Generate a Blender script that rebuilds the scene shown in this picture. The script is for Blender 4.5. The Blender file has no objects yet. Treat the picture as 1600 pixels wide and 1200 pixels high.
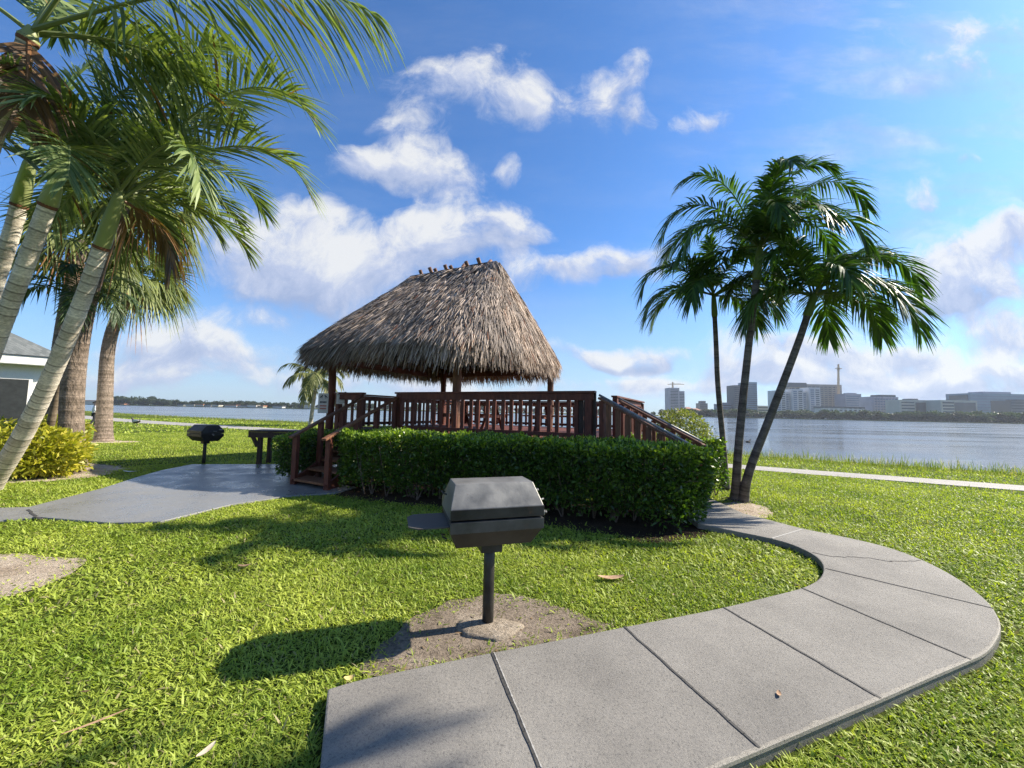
import bpy, bmesh, math, random
import numpy as np
rng = np.random.default_rng(7); random.seed(7)
S = bpy.context.scene; COL = S.collection
V = lambda *a: np.array(a, float)
# ------------------------------------------------------------------ camera maths (photo pixels 1600x1200 -> world)
F = 601.; PT = math.radians(4.14); RL = math.radians(1.15); EYE = V(0, 0, 1.6)
fw = V(0, math.cos(PT), math.sin(PT)); _u = V(0, -math.sin(PT), math.cos(PT)); _r = V(1, 0, 0)
RX = math.cos(RL)*_r + math.sin(RL)*_u; UX = -math.sin(RL)*_r + math.cos(RL)*_u
def ray(u, v): return RX*(u-800)/F - UX*(v-600)/F + fw
def G(u, v, z=0.):                      # where the ray meets the level z
    d = ray(u, v); return EYE + d*((z-1.6)/d[2])
def D(u, v, y):                         # where the ray meets the distance y
    d = ray(u, v); return EYE + d*(y/d[1])
def unit(a):
    a = np.asarray(a, float); return a/np.maximum(np.linalg.norm(a, axis=-1, keepdims=True), 1e-9)
SUN_EL, SUN_AZ = math.radians(37), math.radians(15.5)      # azimuth from +X towards +Y
SUN = V(math.cos(SUN_EL)*math.cos(SUN_AZ), math.cos(SUN_EL)*math.sin(SUN_AZ), math.sin(SUN_EL))

# ------------------------------------------------------------------ mesh builder
class MB:
    def __init__(s): s.v = []; s.f = []; s.c = []; s.n = 0
    def add(s, verts, faces, col=(1, 1, 1)):
        verts = np.asarray(verts, float).reshape(-1, 3); m = len(verts)
        col = np.asarray(col, float)
        if col.ndim == 1: col = np.tile(col, (m, 1))
        s.v.append(verts); s.c.append(col)
        if isinstance(faces, np.ndarray): s.f.append(faces + s.n)
        else:
            for k in sorted(set(len(f) for f in faces)):
                s.f.append(np.array([f for f in faces if len(f) == k], int) + s.n)
        s.n += m; return s
    def box(s, c, size, ax=None, col=(1, 1, 1)):
        c = np.asarray(c, float); h = np.asarray(size, float)/2
        ax = np.eye(3) if ax is None else np.asarray(ax, float)
        sg = np.array([[x, y, z] for x in (-1, 1) for y in (-1, 1) for z in (-1, 1)], float)
        return s.add(c + (sg*h) @ ax, np.array([[0, 1, 3, 2], [4, 6, 7, 5], [0, 4, 5, 1], [2, 3, 7, 6], [0, 2, 6, 4], [1, 5, 7, 3]]), col)
    def beam(s, p, q, w, h, up=(0, 0, 1), col=(1, 1, 1)):
        p, q = np.asarray(p, float), np.asarray(q, float); d = unit(q-p); a = unit(np.cross(up, d)); b = np.cross(d, a)
        return s.box((p+q)/2, (np.linalg.norm(q-p), w, h), np.array([d, a, b]), col)
    def tube(s, pts, rad, n=10, col=(1, 1, 1), cap=True):
        pts = np.asarray(pts, float); m = len(pts); rad = np.broadcast_to(np.asarray(rad, float), (m,))
        t = unit(np.gradient(pts, axis=0)); ref = V(0, 1, 0) if abs(t[0][1]) < .8 else V(1, 0, 0)
        a = unit(np.cross(t, ref)); b = np.cross(t, a); th = np.arange(n)*2*math.pi/n
        vs = pts[:, None] + rad[:, None, None]*(np.cos(th)[None, :, None]*a[:, None] + np.sin(th)[None, :, None]*b[:, None])
        col = np.asarray(col, float); cc = np.repeat(col, n, axis=0) if col.ndim == 2 else col
        i = np.arange(m-1)[:, None]*n; j = np.arange(n)[None]; k = (j+1) % n
        fs = np.stack([i+j, i+n+j, i+n+k, i+k], -1).reshape(-1, 4)
        n0 = s.n; s.add(vs.reshape(-1, 3), fs, cc)
        if cap:
            s.f.append(np.array([list(range(n))]) + n0); s.f.append(np.array([list(range(n))[::-1]]) + n0 + (m-1)*n)
        return s
    def strips(s, p, d, side, L, W, droop=0., nseg=2, prof=None, col=(1, 1, 1), grav=V(0, 0, -1)):
        """N tapering strips at once: leaves, blades, straws."""
        N = len(p); t = np.linspace(0, 1, nseg+1)
        L = np.broadcast_to(np.asarray(L, float), (N,)); W = np.broadcast_to(np.asarray(W, float), (N,)); droop = np.broadcast_to(np.asarray(droop, float), (N,))
        prof = np.interp(t, [0, .35, 1], [.55, 1, .08]) if prof is None else np.asarray(prof, float)
        c = p[:, None] + d[:, None]*(L[:, None]*t)[..., None] + grav*(droop[:, None]*L[:, None]*t**2)[..., None]
        o = side[:, None]*(W[:, None]*prof/2)[..., None]
        vs = np.stack([c-o, c+o], 2).reshape(-1, 3); m = (nseg+1)*2
        f = np.array([[2*k, 2*k+1, 2*k+3, 2*k+2] for k in range(nseg)])
        fs = (np.arange(N)[:, None, None]*m + f[None]).reshape(-1, 4)
        col = np.asarray(col, float)
        return s.add(vs, fs, np.repeat(col, m, axis=0) if col.ndim == 2 else col)
    def prism(s, poly, z0, z1, col=(1, 1, 1)):
        n = len(poly); a = [(x[0], x[1], z0) for x in poly]; b = [(x[0], x[1], z1) for x in poly]
        return s.add(np.array(a+b), [list(range(n))[::-1], list(range(n, 2*n))] + [[i, (i+1) % n, n+(i+1) % n, n+i] for i in range(n)], col)
    def sheet(s, poly, z, col=(1, 1, 1)):
        return s.add(np.array([(x[0], x[1], z) for x in poly]), [list(range(len(poly)))], col)
    def build(s, name, m, parent=None, smooth=False, bevel=0., fix=False, loc=None):
        me = bpy.data.meshes.new(name); v = np.concatenate(s.v); c = np.concatenate(s.c)
        if loc is not None: v = v - np.asarray(loc, float)
        elif parent is not None: v = v - np.array(ORG.get(parent.name, (0, 0, 0)))
        me.vertices.add(len(v)); me.vertices.foreach_set('co', v.ravel().astype(np.float32))
        tot = np.concatenate([np.full(len(f), f.shape[1]) for f in s.f]); li = np.concatenate([f.ravel() for f in s.f])
        me.loops.add(len(li)); me.loops.foreach_set('vertex_index', li.astype(np.int32))
        me.polygons.add(len(tot)); me.polygons.foreach_set('loop_start', np.concatenate([[0], np.cumsum(tot)[:-1]]).astype(np.int32))
        me.polygons.foreach_set('use_smooth', np.full(len(tot), bool(smooth)))
        at = me.color_attributes.new('Col', 'FLOAT_COLOR', 'POINT')
        at.data.foreach_set('color', np.concatenate([c, np.ones((len(c), 1))], 1).ravel().astype(np.float32))
        me.update(calc_edges=True); me.validate()
        if fix:
            bm = bmesh.new(); bm.from_mesh(me); bmesh.ops.recalc_face_normals(bm, faces=bm.faces)
            if fix == 2: bmesh.ops.triangulate(bm, faces=[f for f in bm.faces if len(f.verts) > 4])
            bm.to_mesh(me); bm.free()
        me.materials.append(m)
        o = bpy.data.objects.new(name, me); COL.objects.link(o); o.parent = parent
        if loc is not None: o.location = loc; ORG[o.name] = tuple(loc)
        elif parent is not None: ORG[o.name] = ORG.get(parent.name, (0, 0, 0))
        if bevel:
            b = o.modifiers.new('bevel', 'BEVEL'); b.width = bevel; b.segments = 2; b.limit_method = 'ANGLE'
        return o
ORG = {}
def tag(o, label, cat, group=None):
    o['label'] = label; o['category'] = cat
    if group: o['group'] = group
    return o
def thing(name, label, cat, loc=(0, 0, 0), group=None):
    o = bpy.data.objects.new(name, None); COL.objects.link(o); o.location = loc; o.empty_display_size = .2
    ORG[o.name] = tuple(loc); return tag(o, label, cat, group)
def kind(o, k): o['kind'] = k; return o
def inside(P, poly):
    poly = np.asarray(poly, float)[:, :2]; x, y = P[:, 0], P[:, 1]; r = np.zeros(len(P), bool); j = len(poly)-1
    for i in range(len(poly)):
        xi, yi = poly[i]; xj, yj = poly[j]
        r ^= ((yi > y) != (yj > y)) & (x < (xj-xi)*(y-yi)/(yj-yi+1e-12)+xi); j = i
    return r
def smooth_poly(pts, it=2, closed=True):
    p = np.asarray(pts, float)
    for _ in range(it):
        if closed: q = np.roll(p, -1, 0); p = np.stack([.75*p+.25*q, .25*p+.75*q], 1).reshape(-1, p.shape[1])
        else:
            a, b = p[:-1], p[1:]; m = np.stack([.75*a+.25*b, .25*a+.75*b], 1).reshape(-1, p.shape[1]); p = np.concatenate([p[:1], m, p[-1:]])
    return p
def seg_at(pts, t):
    pts = np.asarray(pts, float); s = np.concatenate([[0], np.cumsum(np.linalg.norm(np.diff(pts, axis=0), axis=1))]); s /= s[-1]
    return np.stack([np.interp(t, s, pts[:, k]) for k in range(pts.shape[1])], -1)
def rough_edge(pts, amp, step=.12):
    p = np.asarray(pts, float)[:, :2]; p = np.concatenate([p, p[:1]]); L = np.linalg.norm(np.diff(p, axis=0), axis=1).sum(); n = max(12, int(L/step))
    q = seg_at(p, np.arange(n)/n); w = rng.normal(0, 1, (n, 2)); w = (w+np.roll(w, 1, 0)+np.roll(w, 2, 0))/2; return q+w*amp

# ------------------------------------------------------------------ materials
def new_mat(name):
    m = bpy.data.materials.new(name); m.use_nodes = True; nt = m.node_tree; nt.nodes.clear(); return m, nt
def nd(nt, t, **k):
    n = nt.nodes.new(t)
    for a, b in k.items():
        if a.startswith('i_'): n.inputs[int(a[2:]) if a[2:].isdigit() else a[2:].replace('_', ' ')].default_value = b
        else: setattr(n, a, b)
    return n
def ramp(nt, fac, stops):
    r = nt.nodes.new('ShaderNodeValToRGB'); e = r.color_ramp.elements
    while len(e) < len(stops): e.new(.5)
    for el, (p, c) in zip(e, stops): el.position = p; el.color = (*c, 1) if len(c) == 3 else c
    nt.links.new(fac, r.inputs[0]); return r.outputs[0]
def tex(nt, scale, detail=4, rough=.6, stretch=None, kindn='ShaderNodeTexNoise', co='Object'):
    tc = nt.nodes.new('ShaderNodeTexCoord'); mp = nt.nodes.new('ShaderNodeMapping'); nt.links.new(tc.outputs[co], mp.inputs[0])
    if stretch: mp.inputs['Scale'].default_value = stretch
    n = nt.nodes.new(kindn); nt.links.new(mp.outputs[0], n.inputs['Vector']); n.inputs['Scale'].default_value = scale
    if kindn == 'ShaderNodeTexNoise': n.inputs['Detail'].default_value = detail; n.inputs['Roughness'].default_value = rough
    return n
def mixc(nt, fac, a, b, mode='MIX'):
    m = nt.nodes.new('ShaderNodeMix'); m.data_type = 'RGBA'; m.blend_type = mode
    for i, x in ((0, fac), (6, a), (7, b)):
        if hasattr(x, 'is_output') or hasattr(x, 'links'): nt.links.new(x, m.inputs[i])
        else: m.inputs[i].default_value = x if i == 0 else (*x, 1)
    return m.outputs[2]
def finish(nt, color, rough=.7, metal=0., bump=None, bumpd=.02, bumps=.5, spec=.5, transl=None, alpha=None):
    p = nt.nodes.new('ShaderNodeBsdfPrincipled'); out = nt.nodes.new('ShaderNodeOutputMaterial')
    for key, x in (('Base Color', color), ('Roughness', rough), ('Metallic', metal)):
        if hasattr(x, 'links'): nt.links.new(x, p.inputs[key])
        else: p.inputs[key].default_value = (*x, 1) if key == 'Base Color' else x
    p.inputs['Specular IOR Level'].default_value = spec
    if bump is not None:
        b = nt.nodes.new('ShaderNodeBump'); b.inputs['Strength'].default_value = bumps; b.inputs['Distance'].default_value = bumpd
        nt.links.new(bump, b.inputs['Height']); nt.links.new(b.outputs[0], p.inputs['Normal'])
    sh = p.outputs[0]
    if transl:
        t = nt.nodes.new('ShaderNodeBsdfTranslucent'); mx = nt.nodes.new('ShaderNodeMixShader'); mx.inputs[0].default_value = transl[0]
        c2 = mixc(nt, 1., color, transl[1], 'MULTIPLY'); nt.links.new(c2, t.inputs[0])
        nt.links.new(sh, mx.inputs[1]); nt.links.new(t.outputs[0], mx.inputs[2]); sh = mx.outputs[0]
    nt.links.new(sh, out.inputs[0]); return p
def attr(nt):
    a = nt.nodes.new('ShaderNodeAttribute'); a.attribute_name = 'Col'; return a.outputs['Color']
def simple(name, c1, c2=None, scale=6., rough=.7, metal=0., bumpd=.004, bumps=.4, stretch=None, spec=.5, detail=5, mid=(.35, .65)):
    m, nt = new_mat(name); n = tex(nt, scale, detail, .6, stretch)
    finish(nt, ramp(nt, n.outputs[0], [(mid[0], c1), (mid[1], c2 or c1)]), rough, metal, n.outputs[0], bumpd, bumps, spec); return m
def leafy(name, rough=.45, tr=(.35, (1.3, 1.5, .6)), spec=.4):
    m, nt = new_mat(name); finish(nt, attr(nt), rough, spec=spec, transl=tr); return m
def vcol(name, rough=.8, scale=30., bumpd=.004, amt=.25, stretch=None, spec=.3, bumps=.5):
    m, nt = new_mat(name); n = tex(nt, scale, 6, .65, stretch)
    c = mixc(nt, 1., attr(nt), ramp(nt, n.outputs[0], [(.3, (1-amt,)*3), (.7, (1+amt,)*3)]), 'MULTIPLY')
    finish(nt, c, rough, bump=n.outputs[0], bumpd=bumpd, bumps=bumps, spec=spec); return m
M = {}
M['leaf'] = leafy('leaf_surface'); M['hedge'] = leafy('hedge_leaf', .38, (.35, (1.5, 1.6, .5)), .5)
M['grass'] = leafy('grass_blade', .5, (.4, (1.25, 1.3, .5)), .3)
M['palm'] = leafy('palm_leaf', .5, (.25, (1.5, 1.6, .5)), .4); M['straw'] = leafy('thatch_straw', .8, (.12, (1, .9, .7)), .2)
M['bark'] = vcol('palm_bark', .85, 26, .012, .4, (1, 1, 2.5)); M['sabalbark'] = vcol('fibrous_bark', .95, 20, .05, .5, (1, 1, .45), bumps=.9)
M['vc'] = vcol('painted_surface', .7, 3, .002, .12); M['fab'] = vcol('cloth', .9, 60, .002, .1)
def wood(name, a, b, grain=1.):
    m, nt = new_mat(name); n = tex(nt, 9, 6, .7, (1., 1., .16)); n2 = tex(nt, 60, 4, .6, (1, 1, .1)); n3 = tex(nt, 1.7, 3)
    c = ramp(nt, n.outputs[0], [(.3, a), (.7, b)]); c = mixc(nt, 1., c, ramp(nt, n2.outputs[0], [(.35, (.6,)*3), (.6, (1.1,)*3)]), 'MULTIPLY')
    c = mixc(nt, 1., c, ramp(nt, n3.outputs[0], [(.35, (.7, .7, .72)), (.65, (1.15, 1.1, 1.05))]), 'MULTIPLY')
    finish(nt, c, .62, bump=n2.outputs[0], bumpd=.003, bumps=.6, spec=.35); return m
M['wood'] = wood('stained_wood', (.085, .024, .015), (.17, .052, .03)); M['wood2'] = wood('worn_stained_wood', (.14, .06, .03), (.26, .12, .06))
M['log'] = wood('log_wood', (.12, .055, .03), (.24, .12, .07)); M['darkwood'] = wood('dark_wood', (.03, .018, .014), (.06, .036, .026))
# grill steel: dark paint with pale weathered lid
def steel(name, a, b, r=.45):
    m, nt = new_mat(name); n = tex(nt, 5, 5, .6); n2 = tex(nt, 90, 3)
    n3 = tex(nt, 14, 6, .75); c = ramp(nt, n.outputs[0], [(.35, a), (.62, b)]); c = mixc(nt, ramp(nt, n3.outputs[0], [(.60, (0, 0, 0)), (.72, (.7, .7, .7))]), c, (.10, .055, .03))
    finish(nt, c, ramp(nt, n.outputs[0], [(.3, (r-.08,)*3), (.7, (r+.14,)*3)]), .35, n2.outputs[0], .0012, .5); return m
M['steel'] = steel('black_steel', (.022, .021, .02), (.05, .048, .042)); M['lid'] = steel('weathered_steel', (.12, .118, .11), (.22, .216, .20), .40)
M['rail'] = simple('galvanised_pipe', (.2, .2, .2), (.32, .32, .31), 20, .45, .6)
# concrete
def concrete(name, a, b, r=.75, speck=1.):
    m, nt = new_mat(name); n = tex(nt, .8, 8, .7); n2 = tex(nt, 75, 5, .8); n3 = tex(nt, 300, 2)
    vo = tex(nt, 70, kindn='ShaderNodeTexVoronoi')
    c = ramp(nt, n.outputs[0], [(.3, a), (.7, b)])
    c = mixc(nt, .8*speck, c, ramp(nt, n2.outputs[0], [(.38, (.45,)*3), (.44, (.95,)*3), (.66, (1.25, 1.23, 1.19))]), 'MULTIPLY')
    c = mixc(nt, .5*speck, c, ramp(nt, n3.outputs[0], [(.35, (.6,)*3), (.65, (1.3,)*3)]), 'MULTIPLY')
    rr = r if r > .5 else ramp(nt, tex(nt, 1.6, 6, .7).outputs[0], [(.35, (r-.2,)*3), (.65, (r+.16,)*3)])
    p = finish(nt, c, rr, spec=.5 if r < .5 else .4); b1 = nd(nt, 'ShaderNodeBump'); b1.inputs['Distance'].default_value = .006; b1.inputs['Strength'].default_value = .8*speck
    nt.links.new(n2.outputs[0], b1.inputs['Height']); b2 = nd(nt, 'ShaderNodeBump'); b2.inputs['Distance'].default_value = .002; b2.inputs['Strength'].default_value = .6
    nt.links.new(n3.outputs[0], b2.inputs['Height']); nt.links.new(b1.outputs[0], b2.inputs['Normal']); nt.links.new(b2.outputs[0], p.inputs['Normal']); return m
M['concrete'] = concrete('path_concrete', (.14, .132, .12), (.275, .26, .235)); M['edge'] = concrete('pale_concrete_edge', (.24, .22, .185), (.34, .32, .28))
M['patio'] = concrete('patio_concrete', (.16, .16, .158), (.23, .23, .225), .36, .6); M['pale'] = concrete('bright_concrete', (.27, .255, .23), (.36, .34, .31))
M['joint'] = simple('joint_filler', (.03, .03, .028), (.06, .055, .05), 40)
M['scar'] = simple('pale_joint_mortar', (.28, .27, .25), (.4, .39, .36), 40)
def dirt(name, a, b, c3):
    m, nt = new_mat(name); n = tex(nt, 2.2, 8, .7); n2 = tex(nt, 45, 5, .75)
    c = ramp(nt, n.outputs[0], [(.3, a), (.55, b), (.75, c3)])
    c = mixc(nt, .9, c, ramp(nt, n2.outputs[0], [(.35, (.45,)*3), (.52, (1.,)*3), (.7, (1.3,)*3)]), 'MULTIPLY')
    finish(nt, c, .95, bump=n2.outputs[0], bumpd=.025, bumps=1., spec=.1); return m
M['sand'] = dirt('sandy_soil', (.27, .20, .14), (.47, .39, .30), (.58, .5, .4)); M['dirt'] = dirt('bare_soil', (.11, .085, .062), (.27, .22, .17), (.42, .36, .29))
M['mulch'] = dirt('dark_mulch', (.022, .014, .009), (.05, .032, .02), (.1, .07, .045))
def lawn():
    m, nt = new_mat('lawn_ground'); n = tex(nt, .35, 5, .6); n2 = tex(nt, 14, 6, .8); n3 = tex(nt, 60, 4, .8)
    c = ramp(nt, n.outputs[0], [(.3, (.06, .085, .012)), (.55, (.09, .12, .017)), (.75, (.13, .15, .03))])
    c = mixc(nt, .8, c, ramp(nt, n2.outputs[0], [(.36, (.5, .55, .5)), (.55, (1., 1., 1.)), (.7, (1.3, 1.25, 1.2))]), 'MULTIPLY')
    c = mixc(nt, .6, c, ramp(nt, n3.outputs[0], [(.36, (.45, .5, .45)), (.6, (1.15, 1.15, 1.15))]), 'MULTIPLY')
    finish(nt, c, .95, bump=n3.outputs[0], bumpd=.04, bumps=1., spec=.1); return m
M['lawn'] = lawn()
def water():
    m, nt = new_mat('lake_water'); n = tex(nt, 1.3, 4, .6, (.35, 1., 1.)); n2 = tex(nt, .12, 3, .6, (.2, 1., 1.))
    mx = nd(nt, 'ShaderNodeMath', operation='MULTIPLY_ADD'); nt.links.new(n2.outputs[0], mx.inputs[0]); mx.inputs[1].default_value = 2.2; nt.links.new(n.outputs[0], mx.inputs[2])
    finish(nt, (.035, .045, .05), ramp(nt, n2.outputs[0], [(.35, (.1,)*3), (.7, (.26,)*3)]), bump=mx.outputs[0], bumpd=.10, bumps=.16, spec=.6); return m
M['water'] = water()
M['twig'] = simple('woody_stem', (.07, .05, .035), (.16, .12, .09), 30, .9)
M['white'] = simple('white_stucco', (.72, .72, .70), (.8, .8, .78), 40, .85); M['shingle'] = None
def shingle():
    m, nt = new_mat('roof_shingle'); tc = nd(nt, 'ShaderNodeTexCoord'); b = nd(nt, 'ShaderNodeTexBrick'); nt.links.new(tc.outputs['Object'], b.inputs[0])
    b.inputs['Scale'].default_value = 3.; b.inputs['Color1'].default_value = (.10, .115, .115, 1); b.inputs['Color2'].default_value = (.16, .175, .175, 1); b.inputs['Mortar'].default_value = (.1, .1, .11, 1); b.inputs['Mortar Size'].default_value = .012
    finish(nt, b.outputs[0], .9, bump=b.outputs[1], bumpd=-.01); return m
M['shingle'] = shingle(); M['grey'] = simple('grey_screen', (.018, .021, .022), (.03, .034, .035), 8, .5)
M['signwhite'] = simple('sign_face', (.62, .6, .56), (.75, .73, .7), 15, .5); M['signred'] = simple('sign_red', (.45, .06, .03), (.5, .09, .05), 9, .6); M['signblack'] = simple('sign_black', (.03, .03, .035), (.05, .05, .05), 9, .6)
# ------------------------------------------------------------------ camera, sun, sky
cam = bpy.data.cameras.new('camera'); co = bpy.data.objects.new('camera', cam); COL.objects.link(co); S.camera = co
cam.sensor_width = 36; cam.lens = 36*F/1600; cam.clip_start = .05; cam.clip_end = 9000
from mathutils import Matrix, Vector
co.matrix_world = Matrix(((RX[0], UX[0], -fw[0], 0), (RX[1], UX[1], -fw[1], 0), (RX[2], UX[2], -fw[2], 1.6), (0, 0, 0, 1)))
sl = bpy.data.lights.new('sun', 'SUN'); sl.energy = 5.; sl.angle = math.radians(.6); sl.color = (1., .91, .77)
so = bpy.data.objects.new('sun', sl); COL.objects.link(so); so.rotation_euler = Vector(SUN).to_track_quat('Z', 'Y').to_euler(); so.location = (30, 10, 40)
S.view_settings.view_transform = 'Standard'; S.view_settings.look = 'None'; S.view_settings.exposure = 1.1; S.view_settings.gamma = 1.
S.cycles.use_denoising = True; S.cycles.denoiser = 'OPENIMAGEDENOISE'; S.cycles.denoising_input_passes = 'RGB_ALBEDO_NORMAL'; S.cycles.denoising_prefilter = 'NONE'; S.cycles.max_bounces = 8; S.cycles.transparent_max_bounces = 8; S.cycles.sample_clamp_indirect = 6.

CLOUDS = [  # photo direction (u, v), half sizes, tilt, weight
 (750, 140, 140, 70, 8, .8), (690, 120, 60, 45, 0, .5), (830, 165, 60, 50, 0, .6), (940, 150, 70, 60, -25, .85), (985, 95, 30, 60, 25, .55), (995, 180, 35, 30, 0, .55),
 (1105, 182, 62, 34, -8, .95), (640, 205, 80, 40, 25, .45), (650, 265, 130, 48, 2, 1.), (560, 262, 90, 40, -10, .7), (800, 262, 28, 24, 20, .6),
 (735, 365, 130, 62, -6, 1.25), (640, 400, 110, 60, -10, 1.1), (800, 365, 70, 38, 5, .9), (480, 410, 190, 80, 8, .74), (390, 400, 130, 85, 0, .66), (560, 450, 130, 45, 0, .6), (480, 345, 70, 26, 10, .5),
 (890, 428, 120, 30, -4, 1.0), (975, 420, 70, 34, -5, .9), (995, 550, 72, 28, -2, 1.15), (960, 562, 70, 16, 0, .8), (1000, 592, 60, 16, 0, .8),
 (270, 520, 110, 45, 0, .9), (380, 555, 110, 32, 0, .85), (200, 575, 110, 30, 0, .6), (330, 590, 150, 22, 0, .5),
 (1400, 60, 90, 60, -40, .42), (1500, 110, 110, 80, -30, .42), (1560, 40, 80, 50, 0, .4), (1440, 300, 50, 40, -20, .6), (1505, 262, 34, 12, 10, .6),
 (1540, 415, 110, 62, -8, 1.1), (1480, 450, 90, 60, 0, 1.0), (1590, 380, 60, 40, 0, .8), (1560, 470, 90, 40, 0, .9),
 (1550, 575, 130, 36, -3, 1.2), (1460, 590, 100, 26, 0, .9), (1340, 540, 110, 34, 0, .75), (1300, 580, 130, 30, 0, .75), (1140, 560, 60, 40, 0, .65), (1200, 590, 140, 26, 0, .7), (1580, 520, 90, 26, 0, .8), (1430, 535, 60, 24, 0, .6),
 (440, 500, 70, 22, 0, .6), (1420, 480, 50, 20, -10, .6), (1330, 480, 40, 16, 0, .5), (1240, 545, 60, 22, 0, .7), (880, 540, 60, 18, 0, .5), (600, 600, 200, 24, 0, .5), (820, 605, 180, 22, 0, .5), (1130, 610, 200, 20, 0, .55)]
def world():
    w = bpy.data.worlds.new('World'); S.world = w; w.use_nodes = True; nt = w.node_tree; nt.nodes.clear(); L = nt.links.new
    def mth(op, a, b=None, c=None, clamp=False):
        n = nd(nt, 'ShaderNodeMath', operation=op); n.use_clamp = clamp
        for i, x in enumerate((a, b, c)):
            if x is None: continue
            if hasattr(x, 'links'): L(x, n.inputs[i])
            else: n.inputs[i].default_value = x
        return n.outputs[0]
    def vm(op, a, b=None):
        n = nd(nt, 'ShaderNodeVectorMath', operation=op)
        for i, x in enumerate((a, b)):
            if x is None: continue
            if hasattr(x, 'links'): L(x, n.inputs[i])
            else: n.inputs[i].default_value = x
        return n
    sky = nd(nt, 'ShaderNodeTexSky', sky_type='NISHITA'); sky.sun_disc = False; sky.sun_elevation = SUN_EL; sky.sun_rotation = math.pi/2 - SUN_AZ
    sky.air_density = 1.0; sky.dust_density = .55; sky.ozone_density = 3.0; sky.altitude = 0
    tc = nd(nt, 'ShaderNodeTexCoord'); sp = nd(nt, 'ShaderNodeSeparateXYZ'); L(tc.outputs['Generated'], sp.inputs[0])
    y = mth('MAXIMUM', mth('ABSOLUTE', sp.outputs[1]), .06)
    X = mth('DIVIDE', sp.outputs[0], y); Z = mth('DIVIDE', sp.outputs[2], y)
    cb = nd(nt, 'ShaderNodeCombineXYZ'); L(X, cb.inputs[0]); L(Z, cb.inputs[1]); P0 = cb.outputs[0]
    def noise(vec, sc, det, ro=.55):
        n = nd(nt, 'ShaderNodeTexNoise'); n.inputs['Scale'].default_value = sc; n.inputs['Detail'].default_value = det; n.inputs['Roughness'].default_value = ro; L(vec, n.inputs['Vector']); return n
    wn = noise(P0, 2.6, 3); off = vm('SCALE', vm('SUBTRACT', wn.outputs['Color'], (.5, .5, .5)).outputs[0]); off.inputs['Scale'].default_value = .28
    P = vm('ADD', P0, off.outputs[0]).outputs[0]
    acc = None; accs = None
    for (u, v, a, b, rot, wt) in CLOUDS:
        wt = wt*(1.3 if v > 480 else 1.); d = ray(u, v); x0, z0 = d[0]/d[1], d[2]/d[1]
        mp = nd(nt, 'ShaderNodeMapping', vector_type='TEXTURE'); L(P, mp.inputs[0])
        mp.inputs['Location'].default_value = (x0, z0, 0); mp.inputs['Rotation'].default_value = (0, 0, math.radians(-rot)); mp.inputs['Scale'].default_value = (a/F*1.3, b/F*1.3, 1)
        ln = vm('LENGTH', mp.outputs[0]).outputs['Value']
        bl = mth('MULTIPLY', mth('SMOOTH_MAX' if 0 else 'MAXIMUM', mth('SUBTRACT', 1., ln), 0.), wt)
        sx = nd(nt, 'ShaderNodeSeparateXYZ'); L(mp.outputs[0], sx.inputs[0]); sh = mth('MULTIPLY', bl, sx.outputs[1])
        acc = bl if acc is None else mth('ADD', acc, bl); accs = sh if accs is None else mth('ADD', accs, sh)
    f1 = noise(P, 4.6, 12, .66).outputs[0]; f2 = noise(vm('ADD', P, (.045, .04, 0)).outputs[0], 4.6, 12, .66).outputs[0]
    acc = mth('MINIMUM', acc, .95)
    dens = mth('ADD', acc, mth('MULTIPLY', mth('SUBTRACT', f1, .5), 2.6))
    dens = mth('MULTIPLY', dens, mth('MINIMUM', mth('MULTIPLY', acc, 6.), 1.))
    mr = nd(nt, 'ShaderNodeMapRange', interpolation_type='SMOOTHSTEP'); L(dens, mr.inputs[0]); mr.inputs[1].default_value = .10; mr.inputs[2].default_value = .95; mr.inputs[3].default_value = 0; mr.inputs[4].default_value = .93
    shade = mth('ADD', mth('MULTIPLY', mth('SUBTRACT', f1, f2), 2.2), mth('MULTIPLY', mth('DIVIDE', accs, mth('ADD', acc, .1)), .9))
    shade = mth('ADD', shade, .55, clamp=True)
    wm = nd(nt, 'ShaderNodeMapping'); L(P0, wm.inputs[0]); wm.inputs['Rotation'].default_value = (0, 0, math.radians(-52)); wm.inputs['Scale'].default_value = (1.1, 4.2, 1)
    wn2 = noise(wm.outputs[0], 2.2, 10, .62).outputs[0]; wa = mth('MULTIPLY', mth('SUBTRACT', wn2, .44), 2.4, clamp=True)
    gx = nd(nt, 'ShaderNodeMapRange', interpolation_type='SMOOTHSTEP'); L(X, gx.inputs[0]); gx.inputs[1].default_value = .25; gx.inputs[2].default_value = 1.15; gx.inputs[3].default_value = .12; gx.inputs[4].default_value = 1.
    wisp = mth('MULTIPLY', wa, gx.outputs[0])
    cc = ramp(nt, shade, [(0., (2.2, 2.75, 4.1)), (.45, (3.3, 3.7, 4.8)), (.85, (5.2, 5.25, 5.3))])
    # grade of the clear sky: deeper blue up high, paler at the horizon
    skc = mixc(nt, 1., sky.outputs[0], SKYTINT, 'MULTIPLY')
    hzf = nd(nt, 'ShaderNodeMapRange', interpolation_type='SMOOTHSTEP'); L(Z, hzf.inputs[0]); hzf.inputs[1].default_value = .42; hzf.inputs[2].default_value = -.02; hzf.inputs[3].default_value = 0; hzf.inputs[4].default_value = .62
    skc = mixc(nt, hzf.outputs[0], skc, (3.3, 3.9, 4.7))
    col = mixc(nt, mth('MAXIMUM', mr.outputs[0], mth('MULTIPLY', wisp, .8)), skc, cc)
    bg = nd(nt, 'ShaderNodeBackground'); L(col, bg.inputs[0]); bg.inputs[1].default_value = .08
    o = nd(nt, 'ShaderNodeOutputWorld'); L(bg.outputs[0], o.inputs[0])
SKYTINT = (.52, .86, 1.2)
world()

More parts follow.
